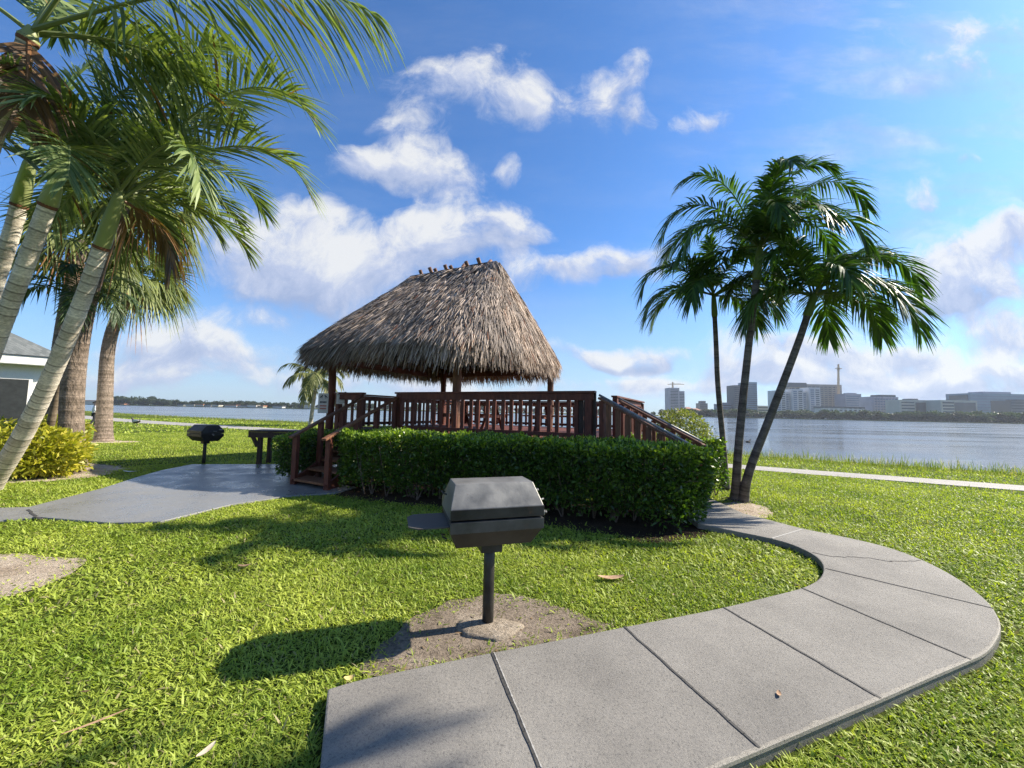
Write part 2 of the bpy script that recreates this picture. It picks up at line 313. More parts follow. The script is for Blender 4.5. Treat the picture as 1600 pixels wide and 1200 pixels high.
# ------------------------------------------------------------------ ground
SHORE = np.array([(-140, 110), (-80, 72), (-53, 54.5), (-39, 47.5), (-28.6, 43), (-16, 37), (-5, 29.5), (3, 21.5), (9.9, 15.9), (14, 13.3), (18, 11.2), (26, 7), (40, -1), (80, -30), (140, -60)], float)
SHORE = smooth_poly(SHORE, 2, False)
WATER_Z = -.45
g = MB(); nrm = np.gradient(SHORE, axis=0); nrm = unit(np.stack([-nrm[:, 1], nrm[:, 0]], 1)); n = len(SHORE)
inner = [(x, y, 0) for x, y in SHORE]; back = [(140, -200, 0), (-140, -200, 0)]
g.add(np.array(inner+back), [list(range(n+2))[::-1]])
a = np.c_[SHORE, np.zeros(n)]; b = np.c_[SHORE+nrm*.9, np.full(n, -.36)]; c = np.c_[SHORE+nrm*4, np.full(n, -1.4)]
i = np.arange(n-1)
g.add(np.r_[a, b, c], np.concatenate([np.stack([i, i+1, n+i+1, n+i], 1), np.stack([n+i, n+i+1, 2*n+i+1, 2*n+i], 1)]))
kind(g.build('ground', M['lawn'], fix=2), 'structure')
kind(MB().box((0, 1000, WATER_Z-.05), (7000, 7000, .1)).build('water', M['water']), 'structure')
kind(MB().box((0, 1000, WATER_Z-3.1), (7000, 7000, .2)).build('lake_bed', M['mulch']), 'structure')

# paths --------------------------------------------------------------
PZ = .07
INNER = [(512, 1076), (562, 1061), (660, 1041), (768, 1019), (870, 1000), (975, 979), (1060, 963), (1130, 949), (1200, 932), (1253, 919), (1280, 906), (1288, 890), (1283, 876), (1268, 864), (1235, 849), (1200, 840), (1150, 830), (1090, 818)]
OUTER = [(1162, 802), (1217, 816), (1254, 826), (1317, 838), (1383, 853), (1437, 872), (1487, 897), (1529, 926), (1554, 951), (1564, 975), (1561, 993), (1543, 1020), (1508, 1035), (1440, 1064), (1375, 1093), (1300, 1124), (1187, 1172), (1090, 1212), (1000, 1250)]
inn = [G(*q, PZ)[:2] for q in INNER]; out = [G(*q, PZ)[:2] for q in OUTER]
inn = list(smooth_poly(np.array(inn), 2, False)); out = list(smooth_poly(np.array(out), 2, False))
tail_in = G(500, 1200, PZ)[:2]; e = unit(tail_in-inn[0])
PATH = [tail_in+e*.5]+inn+[(2.75, 6.25), (3.15, 7.0), (3.75, 7.35)]+out
PATH = np.array([x[:2] for x in PATH]); PATHS = smooth_poly(PATH, 0)
fp = MB().prism(PATH, -.1, PZ)
kind(fp.build('path', M['concrete'], fix=2, bevel=.012), 'structure')
JO = [((768, 1019), (842, 1200)), ((975, 979), (1188, 1170)), ((1130, 949), (1377, 1092)), ((1253, 919), (1518, 1031)), ((1289, 888), (1554, 951))]
jm = MB()
for p, q in JO:
    p, q = G(*p, PZ), G(*q, PZ); pts = seg_at(np.array([p, q]), np.linspace(0.005, .995, 14)); pts[1:-1, 0] += rng.normal(0, .003, 12); pts[:, 2] = PZ+.0025
    for s0, s1 in zip(pts[:-1], pts[1:]): jm.beam(s0, s1+(s1-s0)*.03, .012+.005*rng.random(), .003)
kind(jm.build('path_joint', M['joint']), 'structure')
sm = MB().beam(G(1206, 841, PZ+.0025), G(1253, 827, PZ+.0025), .02, .003)
p, q = G(772, 1020, PZ), G(846, 1200, PZ)
for s0 in np.arange(0, 1, .02): sm.beam(p+(q-p)*s0+V(0, 0, .0022), p+(q-p)*(s0+.0195)+V(0, 0, .0022), .004+.005*rng.random()**2, .003)
kind(sm.build('path_mortar_line', M['scar']), 'structure')
ck = MB(); pts = seg_at(np.array([G(1268, 863, PZ), G(1300, 870, PZ), G(1345, 871, PZ), G(1390, 877, PZ), G(1440, 876, PZ)]), np.linspace(0, 1, 30)); pts[:, :2] += rng.normal(0, .012, (30, 2)); pts[:, 2] = PZ+.002
for s0, s1 in zip(pts[:-1], pts[1:]): ck.beam(s0, s1, .007, .003)
kind(ck.build('path_crack', M['joint']), 'structure')
# worn, paler edge along the outer kerb
em = MB(); eo = seg_at(np.array(out[36:]), np.linspace(0, 1, 160)); tg = unit(np.gradient(eo, axis=0)); nn = np.stack([-tg[:, 1], tg[:, 0]], 1); nn *= np.sign(((V(1.9, 3.6)-eo)*nn).sum(1))[:, None]
w = rng.random(160)**2; w = .006+.016*(w+np.roll(w, 1)+np.roll(w, 2))/3*np.clip(np.sin(np.linspace(0, 1, 160)*math.pi)*2, .2, 1); k = np.arange(159)
em.add(np.concatenate([np.c_[eo-nn*.003, np.full(160, PZ-.016)], np.c_[eo-nn*.001, np.full(160, PZ-.001)], np.c_[eo+nn*.006, np.full(160, PZ+.0025)], np.c_[eo+nn*(.006+w[:, None]), np.full(160, PZ+.0015)]]), np.concatenate([np.stack([r*160+k, r*160+k+1, (r+1)*160+k+1, (r+1)*160+k], 1) for r in range(3)]))
kind(em.build('path_edge', M['edge']), 'structure')
PATIO = np.array([G(*q)[:2] for q in [(-60, 798), (45, 795), (160, 765), (215, 747), (250, 737), (300, 727), (375, 727)]] + [(-5.9, 10.9), (-4.6, 10.9), (-4.1, 8.4), (-3.1, 7.9), (-3.25, 7.3)] + [G(*q)[:2] for q in [(470, 776), (440, 779), (360, 791), (300, 806), (250, 818), (170, 820), (60, 811), (-60, 822)]])
kind(MB().prism(PATIO, -.1, .03).build('patio', M['patio'], fix=2, bevel=.01), 'structure')
pj = MB(); pts = seg_at(np.array([G(45, 796, .03), G(52, 804, .03), G(63, 812, .03)]), np.linspace(0, 1, 12)); pts[:, :2] += rng.normal(0, .012, (12, 2)); pts[:, 2] = .033
for s0, s1 in zip(pts[:-1], pts[1:]): pj.beam(s0, s1, .03, .003)
kind(pj.build('patio_joint', M['joint']), 'structure')
LP = np.array([(-90, 67), (-53, 47.2), (-41, 39.5), (-34, 35.7), (-26, 31.7), (-18, 28), (-8, 22.6), (0, 17.2), (7.55, 12.0), (12.2, 9.55), (20, 4.8), (34, -4), (60, -20)], float); LP = smooth_poly(LP, 2, False)
nl = np.gradient(LP, axis=0); nl = unit(np.stack([-nl[:, 1], nl[:, 0]], 1)); hw = np.interp(LP[:, 0], [-60, -30, 0, 8], [1.5, 1.35, .75, .55])[:, None]
LPOLY = np.r_[LP-nl*hw, (LP+nl*hw)[::-1]]
kind(MB().prism(LPOLY, -.1, .02).build('lakeside_path', M['pale'], fix=2), 'structure')

# bare soil ------------------------------------------------------------
def patch(name, pts, m, z=.005, amp=.03, px=True, step=.1):
    q = np.array([G(*p)[:2] for p in pts]) if px else np.array(pts, float); q = rough_edge(smooth_poly(q, 2), amp, step); BARE.append(q)
    return kind(MB().sheet(q, z).build(name, m, fix=2), 'structure')
BARE = []
patch('bare_soil', [(548, 1062), (600, 1010), (640, 965), (700, 942), (765, 928), (830, 930), (880, 950), (930, 968), (985, 982), (900, 1002), (760, 1030), (640, 1055)], M['dirt'], amp=.022, step=.06)
patch('sandy_patch', [(-60, 868), (20, 866), (90, 870), (135, 876), (120, 894), (70, 915), (10, 934), (-70, 948)], M['sand'], amp=.03)
patch('sandy_patch', [(1105, 792), (1150, 783), (1195, 790), (1212, 803), (1190, 812), (1160, 806), (1110, 806)], M['sand'], .006, .03)
patch('mulch_bed', [(-3.75, 7.35), (-2.3, 6.85), (-.8, 6.3), (.6, 5.65), (1.6, 4.98), (2.35, 5.0), (2.9, 5.45), (3.0, 6.4), (1.8, 7.0), (0, 8), (-2.2, 9), (-3.1, 9.6)], M['mulch'], .004, .05, False)
patch('soil_bed', [(-13.6, 7.9), (-11, 7.5), (-9.7, 7.65), (-9.1, 8.2), (-9.0, 9.0), (-9.6, 9.7), (-10.5, 10.4), (-13.6, 10.6)], M['sand'], .004, .08, False)
patch('sandy_patch', [(-18.2, 15.9), (-16.9, 15.7), (-15.7, 16.3), (-16.2, 17.0), (-18, 16.9)], M['sand'], .004, .06, False)
fd = MB(); th = np.linspace(0, 2*math.pi, 28, endpoint=False); cx, cy, _ = G(765, 984); rr = 1+rng.normal(0, .10, 28); rr = (rr+np.roll(rr, 1))/2
ring = [np.c_[cx+.23*k*rr*np.cos(th), cy+.15*k*rr*np.sin(th), np.full(28, z)] for k, z in ((1., 0.004), (.97, .022), (.75, .03), (.4, .036), (.02, .038))]
jj = np.arange(28); fd.add(np.concatenate(ring), np.concatenate([np.stack([k*28+jj, k*28+(jj+1) % 28, (k+1)*28+(jj+1) % 28, (k+1)*28+jj], 1) for k in range(4)]))
kind(fd.build('post_footing', dirt('footing_sand', (.17, .14, .105), (.36, .30, .23), (.48, .42, .34)), smooth=True), 'structure')

# ------------------------------------------------------------------ grass
def grass():
    m = MB()
    def shell(r0, r1, dens, L, W, ns, tilt=(.5, 1.4), hts=1.):
        th0 = math.radians(64); area = th0*(r1*r1-r0*r0); N = int(area*dens)
        r = np.sqrt(rng.uniform(r0*r0, r1*r1, N)); t = rng.uniform(-th0, th0, N); P = np.c_[r*np.sin(t), r*np.cos(t)]
        k = ~inside(P, PATH) & ~inside(P, PATIO) & ~inside(P, LPOLY) & ~inside(P, HEDGE) & ~inside(P, DECK)
        for o_ in ((.035, 0), (-.035, 0), (0, .035), (0, -.035)): k &= ~inside(P+np.array(o_)*rng.uniform(.2, 1.3, (N, 1)), PATH)
        J = P + rng.normal(0, .085, P.shape)
        for b in BARE: k &= ~inside(J, b) | (rng.random(N) < .035)
        k &= inside(P, np.r_[SHORE, [(140, -200), (-140, -200)]])
        P = P[k]; N = len(P); az = rng.uniform(0, 2*math.pi, N); ti = rng.uniform(*tilt, N)
        d = np.c_[np.sin(ti)*np.cos(az), np.sin(ti)*np.sin(az), np.cos(ti)]; side = np.c_[-np.sin(az), np.cos(az), np.zeros(N)] ; tw = rng.uniform(-.7, .7, N)[:, None]
        side = unit(side + np.cross(side, d)*tw)
        u = rng.random(N)[:, None]; cl = (np.sin(P[:, :1]*2.3+np.sin(P[:, 1:]*1.7)*1.3)+np.sin(P[:, 1:]*2.9+P[:, :1]*.8))*.25+.5; pt = np.sin(P[:, :1]*7.1+np.sin(P[:, 1:]*5.3)*2)*np.sin(P[:, 1:]*6.3+P[:, :1]*2.1); u = np.clip(u*.42+cl*.5+pt*.2-.02, 0, 1)
        col = (1-u)*V(.19, .28, .028)+u*V(.50, .56, .10); dry = rng.random(N) < .035; col[dry] = V(.46, .40, .2)*rng.uniform(.5, 1, (dry.sum(), 1))
        ln = L*rng.uniform(.55, 1.25, N)
        big = rng.random(N) < .10; ln = ln*np.where(big, 1.35, 1.)
        m.strips(np.c_[P, np.full(N, -.004)], d, side, ln, W*rng.uniform(.7, 1.2, N)*np.where(big, 1.8, 1.), rng.uniform(.1, .55, N), ns, np.interp(np.linspace(0, 1, ns+1), [0, .4, 1], [.7, 1, .12]), col)
    shell(.9, 2.6, 15000, .055, .0062, 3); shell(2.6, 4.5, 9000, .056, .008, 2); shell(4.5, 8, 4200, .062, .011, 2); shell(8, 14, 2300, .06, .012, 2, (.3, 1.2)); shell(14, 30, 480, .07, .026, 1, (.2, 1.)); shell(30, 62, 22, .12, .14, 1, (.2, .8))
    o = m.build('grass', M['grass']); kind(o, 'stuff')
def litter_bits():
    m = MB(); N = 2600; P = np.c_[rng.uniform(-6, 5, N), rng.uniform(1.2, 8, N)]; bed = inside(P, BARE[0]) | inside(P, BARE[3]); k = (bed | (rng.random(N) < .10)) & ~inside(P, HEDGE) & ~inside(P, PATIO) & (~inside(P, PATH) | (rng.random(N) < .03)); P = P[k]; N = len(P); a = rng.uniform(0, 6.28, N)
    z = np.where(inside(P, PATH), PZ+.004, np.where(bed[k], .012, .03)); d = np.c_[np.cos(a), np.sin(a), rng.normal(0, .18, N)]; s = np.c_[-np.sin(a), np.cos(a), rng.normal(0, .3, N)]; u = rng.random((N, 1)); c = (1-u)*V(.07, .04, .02)+u*V(.38, .26, .14)
    m.strips(np.c_[P, z], unit(d), unit(s), rng.uniform(.012, .055, N), rng.uniform(.004, .018, N), .1, 2, [.4, 1, .2], c); kind(m.build('leaf_litter', M['leaf']), 'stuff')
# tall rough grass on the bank
def reeds():
    m = MB(); N = 75000; t = rng.random(N); b = seg_at(SHORE, .14+.60*t); i = np.clip((b[:, 0]*0).astype(int), 0, 0)
    near = np.argmin(((b[:, None, :]-SHORE[None, ::2])**2).sum(-1), 1)*2; nn = nrm[near]
    off = rng.uniform(-1.5, .75, N); P = b+nn*off[:, None]+rng.normal(0, .08, (N, 2)); z = np.where(off > 0, -.4*off, 0)
    hgt = (.15+.36*np.clip(1-np.abs(off+.25)/1.25, 0, 1))*rng.uniform(.5, 1.35, N)*np.where(P[:, 0] < -2, .8, 1.)
    az = rng.uniform(0, 2*math.pi, N); ti = rng.uniform(.05, .6, N); d = np.c_[np.sin(ti)*np.cos(az), np.sin(ti)*np.sin(az), np.cos(ti)]
    s = unit(np.c_[-np.sin(az), np.cos(az), rng.normal(0, .2, N)]); u = rng.random((N, 1)); far = np.clip(np.linalg.norm(P, axis=1)/16, 1, 4)
    col = (1-u)*V(.09, .15, .015)+u*V(.27, .32, .06); dry = rng.random(N) < .12; col[dry] = V(.4, .35, .18)
    m.strips(np.c_[P, z-.02], d, s, hgt, .010*far, rng.uniform(.1, .7, N), 2, [.8, 1, .1], col); kind(m.build('bank_grass', M['grass']), 'stuff')
# ------------------------------------------------------------------ hedges and shrubs
HEDGE = np.array([(-3.62, 7.62), (-2.15, 7.1), (-.7, 6.55), (.8, 5.9), (1.75, 5.35), (2.4, 5.3), (3.02, 5.75), (2.85, 6.15), (1.35, 6.95), (-.6, 7.75), (-2.0, 8.35), (-3.1, 8.75)])
def leaf_cloud(m, P, nrm_, L, W, c0, c1, spread=.9, droop=.2, tip=None):
    N = len(P); d = unit(nrm_*.55+rng.normal(0, spread*.6, (N, 3))+V(0, 0, .25)); r = rng.normal(0, 1, (N, 3)); s = unit(np.cross(d, r))
    u = rng.random((N, 1)); col = (1-u)*np.asarray(c0)+u*np.asarray(c1)
    if tip is not None: k = tip[0]; col = np.where(k[:, None], (1-u)*np.asarray(tip[1])+u*np.asarray(tip[2]), col)
    m.strips(P, d, s, L*rng.uniform(.6, 1.3, N), W*rng.uniform(.7, 1.2, N), droop*rng.random(N), 2, [.35, 1, .1], col)
def hedge(name, poly, h, n, label, loc, z0=.12, stems=60, grp=None):
    poly = smooth_poly(poly, 1); t = thing(name, label, 'hedge', loc, grp); m = MB()
    per = np.r_[poly, poly[:1]]; Ls = np.linalg.norm(np.diff(per, axis=0), axis=1).sum(); A = 1.2*Ls/2*.5
    ns = int(n*.62); b = seg_at(per, rng.random(ns)); b2 = seg_at(per, (np.arange(400)+.5)/400); tg = np.gradient(b2, axis=0); nb = unit(np.stack([tg[:, 1], -tg[:, 0]], 1))
    near = np.argmin(((b[:, None]-b2[None])**2).sum(-1), 1); nn = nb[near]
    z = z0+(h-z0)*rng.random(ns)**.8; dep = rng.exponential(.10, ns)-.035; bulge = .05*np.sin(b[:, 0]*3.1+z*4)+.04*np.sin(b[:, 1]*5.3+z*3)
    rnd = np.where(z > h-.18, (z-h+.18)**2*1.6, 0)+np.where(z < .35, (.35-z)*.25, 0)
    P = np.c_[b+nn*(bulge-dep-rnd)[:, None], z]; nv = np.c_[nn, np.full(ns, .2)]
    keep = np.sin(b[:, 0]*6.1+z*5)*np.sin(z*8.3+b[:, 1]*4.1+b[:, 0]*2)+rng.normal(0, .35, ns) > -.75
    low = (z < .34) & (rng.random(ns) < .6); keep &= ~(low & (z < .2)); P, nv = P[keep], nv[keep]
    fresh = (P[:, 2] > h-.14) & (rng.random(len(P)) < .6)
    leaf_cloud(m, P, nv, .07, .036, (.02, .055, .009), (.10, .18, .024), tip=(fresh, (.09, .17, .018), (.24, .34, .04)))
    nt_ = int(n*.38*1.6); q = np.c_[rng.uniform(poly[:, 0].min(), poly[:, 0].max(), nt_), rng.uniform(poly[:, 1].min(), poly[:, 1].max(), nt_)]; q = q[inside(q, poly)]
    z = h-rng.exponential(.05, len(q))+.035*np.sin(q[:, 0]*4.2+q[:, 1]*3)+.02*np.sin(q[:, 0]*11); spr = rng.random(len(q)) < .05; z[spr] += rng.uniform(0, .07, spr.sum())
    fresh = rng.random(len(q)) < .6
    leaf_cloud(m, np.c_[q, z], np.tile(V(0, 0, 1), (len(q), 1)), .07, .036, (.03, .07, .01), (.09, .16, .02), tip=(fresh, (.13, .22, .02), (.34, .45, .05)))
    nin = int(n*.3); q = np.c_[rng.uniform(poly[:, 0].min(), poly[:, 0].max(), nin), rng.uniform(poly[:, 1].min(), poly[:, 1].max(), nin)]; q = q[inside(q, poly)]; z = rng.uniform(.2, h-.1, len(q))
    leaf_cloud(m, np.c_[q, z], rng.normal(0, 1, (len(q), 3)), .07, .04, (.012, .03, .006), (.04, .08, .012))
    m.build('foliage', M['hedge'], t)
    s = MB(); q = np.c_[rng.uniform(poly[:, 0].min(), poly[:, 0].max(), stems*4), rng.uniform(poly[:, 1].min(), poly[:, 1].max(), stems*4)]; q = q[inside(q, poly)]; q = q[inside(q, (poly-poly.mean(0))*[.9, .8]+poly.mean(0))][:stems]
    for x, y in q:
        for _ in range(3):
            a = rng.uniform(0, 6.28); e = V(x, y, 0)+V(math.cos(a)*.22, math.sin(a)*.22, h*rng.uniform(.55, .92)); mid = (V(x, y, 0)+e)/2+V(*rng.normal(0, .04, 3))
            s.tube(smooth_poly(np.array([V(x, y, -.02), mid, e]), 1, False), [.011, .01, .008, .006][:4] if 0 else np.linspace(.012, .004, 6), 5)
    # bare twigs that poke through the face
    for _ in range(int(stems*.3)):
        k = rng.integers(400); z = rng.uniform(.3, h-.1); p = V(*(b2[k]-nb[k]*.1), z); a = rng.normal(0, 1, 3); a[2] = abs(a[2])*.5; a[:2] += nb[k]*.25
        s.tube(np.array([p, p+unit(a)*.12+V(0, 0, .02), p+unit(a)*.26]), [.005, .004, .002], 4, cap=False)
    kind(s.build('branch_tangle', M['twig'], t), 'stuff'); return t
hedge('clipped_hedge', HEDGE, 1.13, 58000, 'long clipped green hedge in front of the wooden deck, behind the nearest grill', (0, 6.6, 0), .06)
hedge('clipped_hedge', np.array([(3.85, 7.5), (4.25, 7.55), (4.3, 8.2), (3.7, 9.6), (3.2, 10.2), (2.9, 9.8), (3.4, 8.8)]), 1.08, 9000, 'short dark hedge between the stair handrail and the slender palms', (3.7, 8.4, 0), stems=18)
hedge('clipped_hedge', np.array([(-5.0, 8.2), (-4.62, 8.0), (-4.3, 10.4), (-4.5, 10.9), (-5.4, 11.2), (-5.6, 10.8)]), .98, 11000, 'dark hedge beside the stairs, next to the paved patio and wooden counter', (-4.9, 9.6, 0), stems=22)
def bush(name, c, r, n, L, W, c0, c1, label, cat='shrub', grp=None, noise=.18):
    t = thing(name, label, cat, (c[0], c[1], 0), grp); m = MB(); d = unit(rng.normal(0, 1, (n, 3)))
    lob = 1+noise*(np.sin(d[:, 0]*5+c[0])*np.sin(d[:, 2]*6+1)+np.sin(d[:, 1]*7+c[1])*.7); rr = np.minimum(rng.beta(5, 1.3, n), 1)*lob
    P = np.asarray(c)+d*rr[:, None]*np.asarray(r); k = P[:, 2] > .06; leaf_cloud(m, P[k], d[k], L, W, c0, c1); m.build('foliage', M['leaf'], t)
    s = MB()
    for _ in range(16):
        e = np.asarray(c)+unit(rng.normal(0, 1, 3)+V(0, 0, .6))*np.asarray(r)*.75; b0 = V(c[0]+rng.normal(0, .12), c[1]+rng.normal(0, .12), -.03); s.tube(np.array([b0, (b0+e)/2+rng.normal(0, .05, 3), e]), [.016, .012, .006], 5)
    s.build('stems', M['twig'], t); return t
YG = dict(c0=(.22, .24, .02), c1=(.50, .44, .045))
bush('yellow_shrub', (-10.25, 8.4, .48), (.92, .6, .58), 5200, .12, .05, YG['c0'], YG['c1'], 'yellow-green shrub directly below the slanting ringed palm trunk')
bush('yellow_shrub', (-11.9, 8.9, .52), (1.15, .7, .62), 5200, .12, .05, YG['c0'], YG['c1'], 'yellow-leaved shrub against the pale building under its dark window')
bush('yellow_shrub', (-11.95, 10.2, .62), (.7, .5, .62), 4200, .12, .05, YG['c0'], YG['c1'], 'yellow shrub just behind the thick rough palm trunk, facing the lake')
bush('rounded_bush', (5.25, 12.0, .85), (.98, .9, .98), 9000, .075, .035, (.09, .11, .022), (.27, .27, .08), 'round olive-green bush behind the stair handrails near the lake', noise=.07)

# ------------------------------------------------------------------ the thatched gazebo
A = V(1.64, 7.72, 0); E1 = unit(V(-4.62, 2.34, 0)); E2 = V(E1[1], -E1[0], 0); RH, DZ = 2.05, 1.05
AX = np.array([E1, E2, V(0, 0, 1)])
def GZ(t, s, z=0.): return A+E1*t+E2*s+V(0, 0, z)
FL, DP = 7.5, 6.6
DECK = np.array([GZ(0, 0), GZ(FL, 0), GZ(FL, DP), GZ(0, DP)])
gz = thing('thatched_gazebo', 'open wooden gazebo with shaggy thatched roof on a raised red-brown deck', 'gazebo', (-2, 11, 0))
b = MB()
for k in range(48):                                                # deck planks
    w = FL/48; b.box(GZ(w*(k+.5), DP/2, DZ-.02), (w-.008, DP, .04), AX)
b.build('deck_floor', M['wood'], gz, bevel=.003)
b = MB()
for (t, s, l, ax) in ((FL/2, -.025, FL, 0), (FL/2, DP+.025, FL, 0), (-.025, DP/2, DP, 1), (FL+.025, DP/2, DP, 1)):
    b.box(GZ(t, s, DZ-.17), (l+.1, .045, .26) if ax == 0 else (.045, l, .26), AX)
for t in np.linspace(.2, FL-.2, 5):
    for s in (.15, DP/2, DP-.15): b.box(GZ(t, s, (DZ-.3)/2-.05), (.14, .14, DZ-.2), AX)
b.build('deck_frame', M['darkwood'], gz)
def railing(t0, s0, t1, s1, label=None, end=True, n=None, mat='wood'):
    p, q = GZ(t0, s0), GZ(t1, s1); L = np.linalg.norm(q-p); d = unit(q-p); a = np.cross(V(0, 0, 1), d); ax = np.array([d, a, V(0, 0, 1)])
    b = MB(); b.box((p+q)/2+V(0, 0, RH-.02), (L+.09, .15, .045), ax); b.box((p+q)/2+V(0, 0, RH-.045-.075)+a*.03, (L+.02, .04, .145), ax)
    b.box((p+q)/2+V(0, 0, DZ+.10)+a*.03, (L, .04, .09), ax)
    rl = b.build('railing', M[mat], gz, bevel=.004)
    if label: rl['label'] = label
    n = n or max(2, int(L/.215))
    for k in range(n):
        c = p+d*(L*(k+.5)/n+rng.normal(0, .012)); w = .088; tw = rng.normal(0, .03); ax2 = np.array([unit(d+a*tw), unit(a-d*tw), V(0, 0, 1)])
        MB().box(c+V(0, 0, DZ+.04+(RH-DZ-.25)/2)-a*.012, (w, .036, RH-DZ-.19), ax2).build('baluster', M[mat], rl, bevel=.004)
    for e in ((0,) if not end else (0, 1)):
        MB().box((p if e == 0 else q)+V(0, 0, (RH+DZ)/2-.2)+d*(.09 if e == 0 else -.09), (.14, .12, RH-DZ+.26), ax).build('railing_post', M['wood'], rl, bevel=.006)
railing(0, 0, 5.18, 0); railing(6.45, 0, FL, 0); railing(0, 2.0, 0, DP); railing(FL, 0, FL, DP); railing(0, DP, FL, DP)
# wide corner panel at the right front corner
b = MB()
for k in range(3): b.box(GZ(.27-.13*k, .03, 1.45), (.118, .04, 1.15), AX)
b.build('corner_panel', M['darkwood'], gz, bevel=.004)
POSTS = {'a': V(-1.38, 9.59), 'b': V(-5.27, 11.22), 'c': V(1.36, 13.43), 'd': V(-2.75, 15.4)}
for k, x in POSTS.items():
    zt = 3.25; pts = np.array([(x[0]+rng.normal(0, .012), x[1]+rng.normal(0, .012), z) for z in np.linspace(0, zt, 9)])
    MB().tube(pts, .105+rng.normal(0, .003, 9), 14).build('roof_post', M['log'] if k in 'ac' else M['wood'], gz, smooth=True)
# roof: one surface S(s, t) from the ridge (t=0) to the eave (t=1)
RC = V(-2.22, 12.26, 0); HA, HB, RHALF, ZR, ZE = 3.1, 3.3, 1.62, 6.08, 3.2
th = np.linspace(0, 2*math.pi, 721)[:-1]
def eave(th):
    c, s = np.cos(th), np.sin(th); k = 5.; r = (np.abs(c/HA)**k+np.abs(s/HB)**k)**(-1/k); return r*c, r*s
def roof(th, t, lift=0.):
    ex, ey = eave(th); rx, ry = np.clip(ex, -RHALF, RHALF)*np.where(np.abs(ex) > 0, 1, 1), np.zeros_like(ex)
    rx = -.235+ex*1.635/HA
    x = rx+(ex-rx)*t; y = ry+(ey-ry)*t; z = ZR-(ZR-ZE)*(.96*t+.04*t**6)-.10*np.exp(-((th % 6.2832-4.0)/.35)**2)*t
    bul = .0*np.sin(np.clip(t, 0, 1)*math.pi); cx = np.stack([ex/HA, ey/HB], 0); cx /= np.linalg.norm(cx, axis=0)+1e-9
    x = x+bul*cx[0]; y = y+bul*cx[1]
    return RC[None]+E1[None]*x[:, None]+E2[None]*y[:, None]+np.c_[np.zeros_like(x), np.zeros_like(x), z+lift]
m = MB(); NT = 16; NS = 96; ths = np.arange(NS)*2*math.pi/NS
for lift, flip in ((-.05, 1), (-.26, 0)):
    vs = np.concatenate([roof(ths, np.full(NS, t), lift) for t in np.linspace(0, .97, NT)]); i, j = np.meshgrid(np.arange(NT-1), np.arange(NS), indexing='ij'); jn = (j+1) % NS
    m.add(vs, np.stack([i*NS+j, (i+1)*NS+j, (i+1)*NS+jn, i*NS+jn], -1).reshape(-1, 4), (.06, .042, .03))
def straws(m, N, t, L, W, lift0, lift1, colf, hang=0.):
    th_ = rng.uniform(0, 2*math.pi, N*2); e = np.stack(eave(th_), 1); dd = np.hypot(*e.T); keep = rng.random(N*2) < dd/dd.max(); th_ = th_[keep][:N]; N = len(th_); t = t[:N]
    P = roof(th_, t); P2 = roof(th_, t+.03); d = unit(P2-P); Q = roof(th_+.01, t); s = unit(Q-P); nn = unit(np.cross(s, d)); nn *= np.sign(nn[:, 2:]+1e-6)
    P = P+nn*rng.uniform(lift0, lift1, N)[:, None]; d = unit(d+nn*rng.normal(.05, .06, N)[:, None]+s*rng.normal(0, .17, N)[:, None]-V(0, 0, 1)*hang)
    s = unit(s+nn*rng.normal(0, .38, N)[:, None]); front = (np.sin(th_) < 0)[:, None]
    m.strips(P, d, s, L*rng.uniform(.5, 1.3, N), W*rng.uniform(.6, 1.4, N), .12*rng.random(N), 2, [.8, 1, .25], colf(N, th_, t))
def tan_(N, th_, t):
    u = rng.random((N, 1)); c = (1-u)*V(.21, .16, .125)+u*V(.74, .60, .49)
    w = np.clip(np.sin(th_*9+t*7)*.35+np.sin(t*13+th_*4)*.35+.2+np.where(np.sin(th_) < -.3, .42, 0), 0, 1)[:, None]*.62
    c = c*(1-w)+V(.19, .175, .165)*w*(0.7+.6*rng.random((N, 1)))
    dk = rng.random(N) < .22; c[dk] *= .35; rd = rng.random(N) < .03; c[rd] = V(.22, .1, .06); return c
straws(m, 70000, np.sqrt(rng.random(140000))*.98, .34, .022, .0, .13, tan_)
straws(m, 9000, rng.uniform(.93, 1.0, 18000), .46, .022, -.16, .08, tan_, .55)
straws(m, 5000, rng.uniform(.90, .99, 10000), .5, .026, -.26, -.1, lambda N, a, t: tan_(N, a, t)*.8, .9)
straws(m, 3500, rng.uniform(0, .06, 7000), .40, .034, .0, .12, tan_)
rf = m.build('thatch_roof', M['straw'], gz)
def RP(x, y, z): return RC+E1*x+E2*y+V(0, 0, z)
m = MB(); m.tube(np.array([RP(x-.24, 0, ZR+.06+.015*math.sin(x*5)) for x in np.linspace(-RHALF-.02, RHALF+.1, 9)]), .05, 8, (.05, .035, .025)); m.build('ridge_pole', M['darkwood'], rf, smooth=True)
for x in (-1.34, -1.05, -.62, -.42, -.02, .22, .62, .82, 1.28):
    a = rng.uniform(-.15, .15); sgn = 1 if rng.random() < .5 else -1; p0 = RP(x-.24, .16*sgn, ZR-.10); p1 = RP(x-.24+a*.3, -.11*sgn, ZR+.20+rng.uniform(-.04, .05))
    MB().tube(np.array([p0, (p0+p1)/2, p1]), [.055, .06, .06], 8).build('ridge_peg', M['log'], rf, smooth=True)
